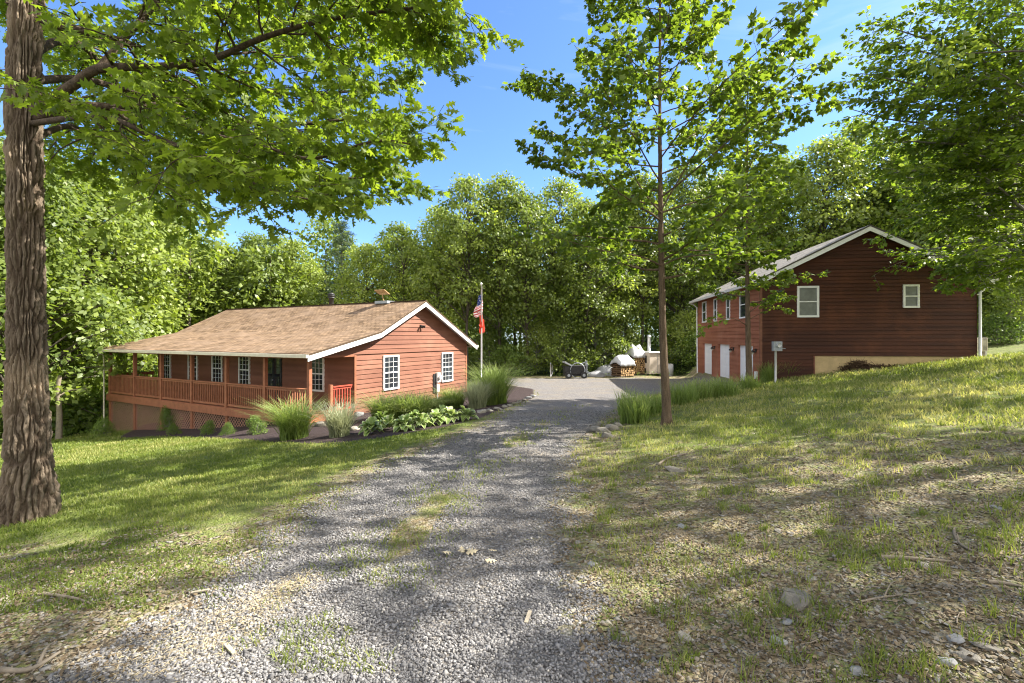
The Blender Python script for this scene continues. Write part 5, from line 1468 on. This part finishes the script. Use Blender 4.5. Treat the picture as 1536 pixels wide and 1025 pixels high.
def small_props():
    p = at(826, 571, 34.5); z = gz(p[0], p[1]); T = empty('marker_post', (p[0], p[1], z), 0, 'short pale post standing alone at the woods edge', 'post')
    m = MB(); m.tube([(0, 0, -.2), (0, 0, .96)], .045, 10); m.build('post', M['pale_metal'], T, True); m = MB(); m.tube([(0, 0, .955), (0, 0, 1.03)], .065, 10); m.build('cap', M['grey_metal'], T, True)
    m = MB(); m.tube([(.03, -.12, .0), (.16, -.12, .4), (.1, -.1, .9)], .012, 6); m.build('hose', M['steel'], T, True)
    p = at(1004, 565, 35.5); z = gz(p[0], p[1]); T = empty('white_drum', (p[0], p[1], z), 0, 'small white drum behind the bare tulip trunk', 'drum')
    m = MB(); m.tube([(0, 0, 0), (0, 0, .03), (0, 0, .3), (0, 0, .32), (0, 0, .58), (0, 0, .6), (0, 0, .84), (0, 0, .86)], [.27, .29, .29, .30, .30, .29, .29, .27], 24); m.build('barrel', M['tarp'], T, True)
    m = MB(); m.tube([(0, 0, .861), (0, 0, .89)], .25, 24); m.build('lid', M['pale_metal'], T, True)
    # meter pedestal before the garage corner
    p = at(1165, 570, 20.6); z = gz(p[0], p[1]); T = empty('meter_pedestal', (p[0], p[1], z), -.12, 'grey electric meter box on a steel pipe at the garage corner', 'meter')
    m = MB(); m.tube([(-.04, 0, -.3), (-.04, 0, 1.36)], .048, 12); m.build('pipe', M['pale_metal'], T, True)
    m = MB(); m.box((-.17, -.1, 1.35), (.2, .1, 1.77)); m.build('box', M['grey_metal'], T, bevel=.012)
    m = MB(); m.tube([(.04, -.1, 1.6), (.04, -.19, 1.6)], .085, 18); m.build('meter', M['pale_metal'], T, True)
    m = MB(); m.tube([(.2, 0, 1.47), (.36, 0, 1.46)], .018, 8); m.build('conduit', M['grey_metal'], T, True)
    # air conditioner on its bracket
    g = Vector((math.cos(GA), math.sin(GA))); q = Vector((GX, GY)) + g * 9.02 + Vector((-math.sin(GA), math.cos(GA))) * .3
    T = empty('air_conditioner', (q.x, q.y, -.68), GA, 'cream slatted air conditioner unit at the uphill corner of the garage', 'air conditioner')
    m = MB(); m.box((.0, .0, .02), (.60, .35, .62)); m.build('case', M['cream'], T, bevel=.015)
    m = MB()
    for k in range(11): m.box((.17, -.02, .06 + k * .049), (.56, -.003, .085 + k * .049))
    for x in (.155, .355, .55): m.box((x, -.03, .04), (x + .025, -.021, .61))
    m.build('grille', M['cream'], T)
    m = MB(); m.box((.16, -.0025, .05), (.57, -.001, .6)); m.build('coil', M['dark'], T)
    m = MB(); m.box((.02, .0, -.35), (.08, .35, .018)); m.box((.5, .0, -.35), (.56, .35, .018)); m.build('bracket', M['pale_metal'], T)
    # brush heap and a board against the garage foundation
    rng = np.random.default_rng(12); nb = NB(); a = gpx(1235, 561); b = gpx(1345, 553)
    for k in range(950):
        f = rng.random(); c = a * (1 - f) + b * f + np.array([0, .25, 0]); hh = .40 * math.sin(math.pi * min(1, .12 + f * .9)) ** .8 * (.8 + .4 * math.sin(f * 14))
        s = c + rng.normal(0, 1, 3) * (.12, .12, 0); s[2] = gz(s[0], s[1]) + max(.02, hh * rng.random() ** .8)
        d = unit(rng.normal(0, 1, 3) * (1, .5, .35)); nb.tube(np.array([s - d * .2, s + rng.normal(0, .02, 3), s + d * .2]), np.array([.012, .010, .004]), 4)
    o = nb.obj('brush_heap', M['log_bark']); tag(o, 'dark heap of dead brush against the tan garage foundation', 'brush heap')
    p = gpx(1378, 545); m = MB(); m.bar(p + np.array([-.36, .3, .09]), p + np.array([.36, .22, .10]), .12, .05); tag(m.build('loose_board', M['tarp_grey']), 'short weathered board leaning at the foundation right of the brush heap', 'board')
    # broken snag left of the lawn
    p = at(88, 655, 21.5); z = gz(p[0], p[1]); mb = MB(); mb.tube(smooth_path([(p[0], p[1], z - .2), (p[0] + .03, p[1], z + 1.2), (p[0] - .03, p[1], z + 2.3), (p[0] + .06, p[1], z + 2.9)], 14), np.linspace(.13, .07, 14), 10)
    mb.tube([(p[0], p[1], z + 2.0), (p[0] + .5, p[1] + .1, z + 2.25), (p[0] + 1.2, p[1] + .1, z + 2.3)], [.05, .04, .02], 7)
    tag(mb.build('dead_snag', M['twig'], None, True), 'broken dead trunk at the lawn edge right of the furrowed oak', 'dead trunk')
small_props()

# ------------------------------------------------------------------ ground cover nobody could count
def sample(n, y0, y1, xf0, xf1, rng):
    Y = y0 * (y1 / y0) ** rng.random(n)
    X = Y * rng.uniform(xf0, xf1, n)
    return X, Y

def tri_blades(name, X, Y, h, w, tint, mat, label, cat, lean=.55, rng=RNG):
    n = len(X); Z = ground_z(X, Y); az = rng.uniform(0, 6.28, n); l = h * lean * rng.uniform(.1, 1.2, n); la = rng.uniform(0, 6.28, n)
    B = np.stack([X, Y, Z - .01], -1); p = np.stack([np.cos(az), np.sin(az), 0 * az], -1) * (w / 2)[:, None]
    mid = B + np.stack([np.cos(la) * l * .35, np.sin(la) * l * .35, h * .6], -1); tip = B + np.stack([np.cos(la) * l, np.sin(la) * l, h], -1)
    V = np.stack([B - p, B + p, mid + p * .7, mid - p * .7, tip], 1).reshape(-1, 3)
    k = np.arange(n) * 5; T = np.concatenate([np.stack([k, k + 1, k + 2], -1), np.stack([k, k + 2, k + 3], -1), np.stack([k + 3, k + 2, k + 4], -1)])
    o = np_obj(name, V, T, M[mat], None, {'tint': np.repeat(np.clip(tint, 0, 1), 5)})
    return tag(o, label, cat, kind='stuff')

def clean(X, Y):
    u, v = house_uv(X, Y)
    bed = poly_dist(X, Y, BED) > -.02
    hs = (u > -2.3) & (v > -.1) & (v < 15)
    gs = (X - GX) * math.cos(GA) + (Y - GY) * math.sin(GA) > 0
    gs &= (-(X - GX) * math.sin(GA) + (Y - GY) * math.cos(GA) > -.05)
    return ~bed & ~hs & ~gs

def covers():
    rng = np.random.default_rng(90)
    # lawn left of the drive
    X, Y = sample(260000, 3.0, 27, -1.55, .1, rng); s = soil_mask(X, Y); l = XL(Y) - X
    keep = (l > -.25) & clean(X, Y) & (rng.random(len(X)) > s * 1.1 + .45 * (fbm(X * 1.4, Y * 1.4, 31) < .42)) & (woods_mask(X, Y) < .5)
    X, Y = X[keep], Y[keep]; d = np.hypot(X, Y)
    h = np.clip(.030 + .0022 * d, .03, .075) * rng.uniform(.5, 1.4, len(X)); w_ = (.0035 + .0011 * d) * rng.uniform(.7, 1.3, len(X))
    t = .45 + .9 * (fbm(X * .7, Y * .7, 44) - .5) + rng.normal(0, .16, len(X))
    tri_blades('lawn_grass', X, Y, h, w_, t, 'lawn_blade', 'short green lawn left of the driveway', 'grass', .8, rng); print('lawn', len(X))
    # the bank: patchy near, grassier up the slope
    X, Y = sample(320000, 2.0, 24, .05, 1.5, rng); s = soil_mask(X, Y); r = X - XR(Y)
    pat = fbm(X * 1.1, Y * 1.1, 51); clump = fbm(X * 4.5, Y * 4.5, 52, 2)
    keep = (r > .05) & clean(X, Y) & (rng.random(len(X)) > np.clip(s * 1.05 - .9 * (pat - .5), 0, 1)) & ((clump > .56) | (s < .45) & (clump > .38))
    X, Y = X[keep], Y[keep]; d = np.hypot(X, Y)
    h = np.clip(.045 + .0030 * d, .03, .12) * rng.uniform(.5, 1.5, len(X)); w_ = (.0030 + .0010 * d) * rng.uniform(.7, 1.3, len(X))
    t = .64 + 1.1 * (fbm(X * .6, Y * .6, 46) - .5) + rng.normal(0, .18, len(X))
    tri_blades('bank_grass', X, Y, h, w_, t, 'lawn_blade', 'patchy grass over the bank right of the driveway', 'grass', .9, rng); print('bank', len(X))
    # tufts on the bare bank
    n = 330; X, Y = sample(n, 2.0, 9, .1, 1.5, rng); q = (X - XR(Y) > .12) & clean(X, Y); X, Y = X[q], Y[q]; k = rng.integers(10, 46, len(X)); sz = np.repeat(rng.uniform(.5, 1.25, len(X)), k)
    X = np.repeat(X, k) + rng.normal(0, .035, k.sum()) * sz; Y = np.repeat(Y, k) + rng.normal(0, .035, k.sum()) * sz
    tri_blades('bank_tufts', X, Y, rng.uniform(.05, .13, len(X)) * sz, rng.uniform(.003, .006, len(X)) * (1 + .08 * Y), .42 + rng.normal(0, .16, len(X)), 'lawn_blade', 'scattered young grass tufts on the bare bank', 'grass', .9, rng)
    # weedy strip between the wheel tracks, and weed tufts
    X, Y = sample(60000, 2.4, 17, -1.2, .35, rng); mid = track_mid(Y)
    keep = (np.abs(X - mid + .25 * (fbm(Y * 1.2, X * 0, 61) - .5)) < .55 * rng.random(len(X)) ** .5 + .02) & (fbm(X * 2.6, Y * 2.6, 62) > .49)
    X, Y = X[keep], Y[keep]; d = np.hypot(X, Y)
    tri_blades('track_weeds', X, Y, np.clip(.03 + .002 * d, .03, .06) * rng.uniform(.5, 1.6, len(X)), (.005 + .001 * d) * rng.uniform(.7, 1.3, len(X)), .5 + rng.normal(0, .15, len(X)), 'lawn_blade', 'low weeds along the middle of the gravel drive', 'weeds', 1.1, rng)
    # loose gravel near the camera
    X, Y = sample(200000, 1.5, 15, -1.25, .5, rng); dm = drive_mask(X, Y) + .5 * (fbm(X * 3.2, Y * 3.2, 71) - .5)
    keep = dm > .45; X, Y = X[keep], Y[keep]; n = len(X)
    r_ = rng.uniform(.0045, .0115, n) * (1 + .06 * Y); big = rng.random(n) < .03; r_[big] *= 1.7
    O = np.array([(1, 0, 0), (0, 1, 0), (-1, 0, 0), (0, -1, 0), (0, 0, 1), (0, 0, -1)], float); OT = np.array([(0, 1, 4), (1, 2, 4), (2, 3, 4), (3, 0, 4), (1, 0, 5), (2, 1, 5), (3, 2, 5), (0, 3, 5)])
    def stones(name, X, Y, r_, tint, mat, label, cat, flat):
        n = len(X); a = rng.uniform(0, 6.28, n); sc = rng.uniform(.6, 1.25, (n, 6)) * r_[:, None]
        L = O[None] * sc[:, :, None] + rng.normal(0, .22, (n, 6, 3)) * r_[:, None, None]; L[:, :, 2] *= flat
        x = L[:, :, 0] * np.cos(a)[:, None] - L[:, :, 1] * np.sin(a)[:, None]; y = L[:, :, 0] * np.sin(a)[:, None] + L[:, :, 1] * np.cos(a)[:, None]
        V = np.stack([x + X[:, None], y + Y[:, None], L[:, :, 2] + (ground_z(X, Y) + r_ * flat * .35)[:, None]], -1).reshape(-1, 3)
        T = (OT[None] + (np.arange(n) * 6)[:, None, None]).reshape(-1, 3)
        tag(np_obj(name, V, T, M[mat], None, {'tint': np.repeat(np.clip(tint, 0, 1), 6)}), label, cat, kind='stuff')
    stones('loose_gravel', X, Y, r_, rng.beta(2, 2.2, n), 'gravel', 'loose grey gravel over the driveway', 'gravel', .7); print('gravel', n)
    # shale chips and leaf litter on the bank and the worn verge
    X, Y = sample(145000, 1.6, 14, -1.65, 1.7, rng); s = soil_mask(X, Y) + .35 * (fbm(X * 2.2, Y * 2.2, 73) - .5); r = X - XR(Y); l = XL(Y) - X
    keep = ((r > -.1) | (l > -.1)) & (s > .42) & clean(X, Y); X, Y = X[keep], Y[keep]; n = len(X)
    k = rng.random(n) < .55; r_ = rng.uniform(.005, .016, n) * (1 + .04 * Y); r_[rng.random(n) < .03] *= 1.8
    stones('bank_shale', X[k], Y[k], r_[k], np.where(rng.random(k.sum()) < .6, rng.uniform(.3, .8, k.sum()), rng.uniform(.5, 1, k.sum())), 'litter', 'shale chips scattered over the bare soil', 'gravel', .38)
    k = ~k; m = k.sum(); P = np.stack([X[k], Y[k], ground_z(X[k], Y[k]) + rng.uniform(.003, .018, m)], -1)
    V, T, t = leaf_block(P, rng.normal(0, 1, (m, 3)) * (1, 1, .25), rng.normal(0, .35, (m, 3)) + (0, 0, 1), rng.uniform(.012, .034, m) * (1 + .03 * Y[k]), OVATE, rng.beta(1.6, 1.8, m))
    tag(np_obj('leaf_litter', V, T, M['litter'], None, {'tint': t}), 'brown leaf litter on the bank and verge', 'leaf litter', kind='stuff'); print('litter', m)
    # twigs of the litter
    m = 900; X, Y = sample(m, 1.9, 9, -1.1, 1.2, rng); q = (soil_mask(X, Y) > .45) & ((X > XR(Y)) | (X < XL(Y))); nb = NB()
    for x, y in zip(X[q], Y[q]):
        a = rng.uniform(0, 6.28); ln = rng.uniform(.03, .14); d = np.array([math.cos(a), math.sin(a)]) * ln
        P = np.array([(x + d[0] * f + rng.normal(0, .004), y + d[1] * f + rng.normal(0, .004), gz(x + d[0] * f, y + d[1] * f) + .008) for f in (-.5, 0, .5)]); nb.tube(P, np.array([.004, .0035, .002]), 4)
    o = nb.obj('twig_litter', M['twig']); tag(o, 'small twigs among the leaf litter', 'twigs', kind='stuff')
    # spilled straw on the left track
    A = [gpx(*p)[:2] for p in [(215, 1000), (300, 965), (365, 925), (410, 895), (455, 872)]]; A = np.array([(*p, 0) for p in A]); P = smooth_path(A, 400)
    m = 2600; i = rng.integers(0, 399, m); wd = np.interp(i, [0, 120, 250, 400], [.16, .18, .13, .07]); c = P[i, :2] + rng.normal(0, 1, (m, 2)) * wd[:, None]
    Pp = np.stack([c[:, 0], c[:, 1], ground_z(c[:, 0], c[:, 1]) + rng.uniform(.004, .022, m)], -1)
    V, T, t = leaf_block(Pp, rng.normal(0, 1, (m, 3)) * (1, 1, .12), rng.normal(0, .3, (m, 3)) + (0, 0, 1), rng.uniform(.015, .05, m), (NEEDLE[0] * (1, .55, 1), NEEDLE[1]), rng.random(m))
    tag(np_obj('spilled_straw', V, T, M['straw'], None, {'tint': t}), 'strip of spilled pale straw on the left wheel track', 'straw', kind='stuff')
    # forest floor plants at the woods edge
    X, Y = sample(60000, 21, 44, -1.3, 1.15, rng); wm = woods_mask(X, Y); keep = (wm > .25) & (wm < 1.01) & (fbm(X * .5, Y * .5, 81) > .40) & clean(X, Y); X, Y = X[keep], Y[keep]; m = len(X)
    P = np.stack([X, Y, ground_z(X, Y) + rng.uniform(.05, .55, m) * fbm(X * .8, Y * .8, 82)], -1)
    V, T, t = leaf_block(P, rng.normal(0, 1, (m, 3)) * (1, 1, .4), rng.normal(0, .5, (m, 3)) + (0, -.25, .8), rng.uniform(.10, .24, m), DIAM, np.clip(.55 + rng.normal(0, .2, m), 0, 1))
    tag(np_obj('forest_undergrowth', V, T, M['shrub_leaf'], None, {'tint': t}), 'low leafy undergrowth on the forest floor', 'undergrowth', kind='stuff'); print('under', m)
covers()
# ------------------------------------------------------------------ camera, sun, sky
cam = bpy.data.cameras.new('camera'); cam.sensor_width = 36; cam.lens = F / 1536 * 36; cam.shift_y = -(512.5 - H0) / 1536
cam.clip_start = .05; cam.clip_end = 2000
co = link(bpy.data.objects.new('camera', cam)); co.rotation_euler = (math.pi / 2, 0, 0)
SC.camera = co
SUN = Vector((.494, .077, .45)).normalized()
sl = bpy.data.lights.new('sun', 'SUN'); sl.energy = 5.0; sl.angle = math.radians(.53); sl.color = (1, .95, .86)
so = link(bpy.data.objects.new('sun', sl)); so.rotation_euler = SUN.to_track_quat('Z', 'Y').to_euler()
w = bpy.data.worlds.new('World'); SC.world = w; w.use_nodes = True
nt = w.node_tree
for n in list(nt.nodes): nt.nodes.remove(n)
sky = nt.nodes.new('ShaderNodeTexSky'); sky.sky_type = 'NISHITA'; sky.sun_disc = False
sky.sun_elevation = math.asin(SUN.z); sky.sun_rotation = math.atan2(SUN.x, SUN.y)
sky.air_density = 1.0; sky.dust_density = .6; sky.ozone_density = 3.0; sky.altitude = 200
bg = nt.nodes.new('ShaderNodeBackground'); bg.inputs[1].default_value = .15
ow = nt.nodes.new('ShaderNodeOutputWorld')
tc = nt.nodes.new('ShaderNodeTexCoord')
mp = scaled(nt, tc.outputs['Generated'], (1.2, 1.2, 7))
cn = tex_noise(nt, mp, 2.1, 5, .6, .6)
cf = ramp(nt, [(.55, (0, 0, 0)), (.82, (.3, .3, .3))], cn.outputs[0]).outputs[0]
deep = mixc(nt, 1.0, sky.outputs[0], (.41, .51, .65), 'MULTIPLY')
skc = mixc(nt, cf, deep, (2.2, 2.5, 3.0))
# bright cloud bank added out of view behind the camera, to fill the shade
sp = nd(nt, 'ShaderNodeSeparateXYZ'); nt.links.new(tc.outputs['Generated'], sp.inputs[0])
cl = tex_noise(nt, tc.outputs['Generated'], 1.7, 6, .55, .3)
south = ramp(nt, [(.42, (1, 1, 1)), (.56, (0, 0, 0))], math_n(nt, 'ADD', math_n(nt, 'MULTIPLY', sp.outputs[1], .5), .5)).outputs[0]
fill_puff = ramp(nt, [(.36, (0, 0, 0)), (.5, (1, 1, 1))], cl.outputs[0]).outputs[0]
skc = mixc(nt, math_n(nt, 'MULTIPLY', south, fill_puff), skc, (4.7, 4.5, 4.3))
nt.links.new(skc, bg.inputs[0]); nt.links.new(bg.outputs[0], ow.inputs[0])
SC.view_settings.view_transform = 'Standard'; SC.view_settings.look = 'None'; SC.view_settings.gamma = 1
SC.view_settings.exposure = 1.75
SC.render.engine = 'CYCLES'
cy = SC.cycles
cy.pixel_filter_type = 'BLACKMAN_HARRIS'; cy.filter_width = 1.1
cy.max_bounces = 7; cy.diffuse_bounces = 4; cy.glossy_bounces = 2; cy.transmission_bounces = 4; cy.transparent_max_bounces = 4
cy.use_denoising = True; cy.denoiser = 'OPENIMAGEDENOISE'; cy.sample_clamp_indirect = 6; cy.caustics_reflective = False; cy.caustics_refractive = False
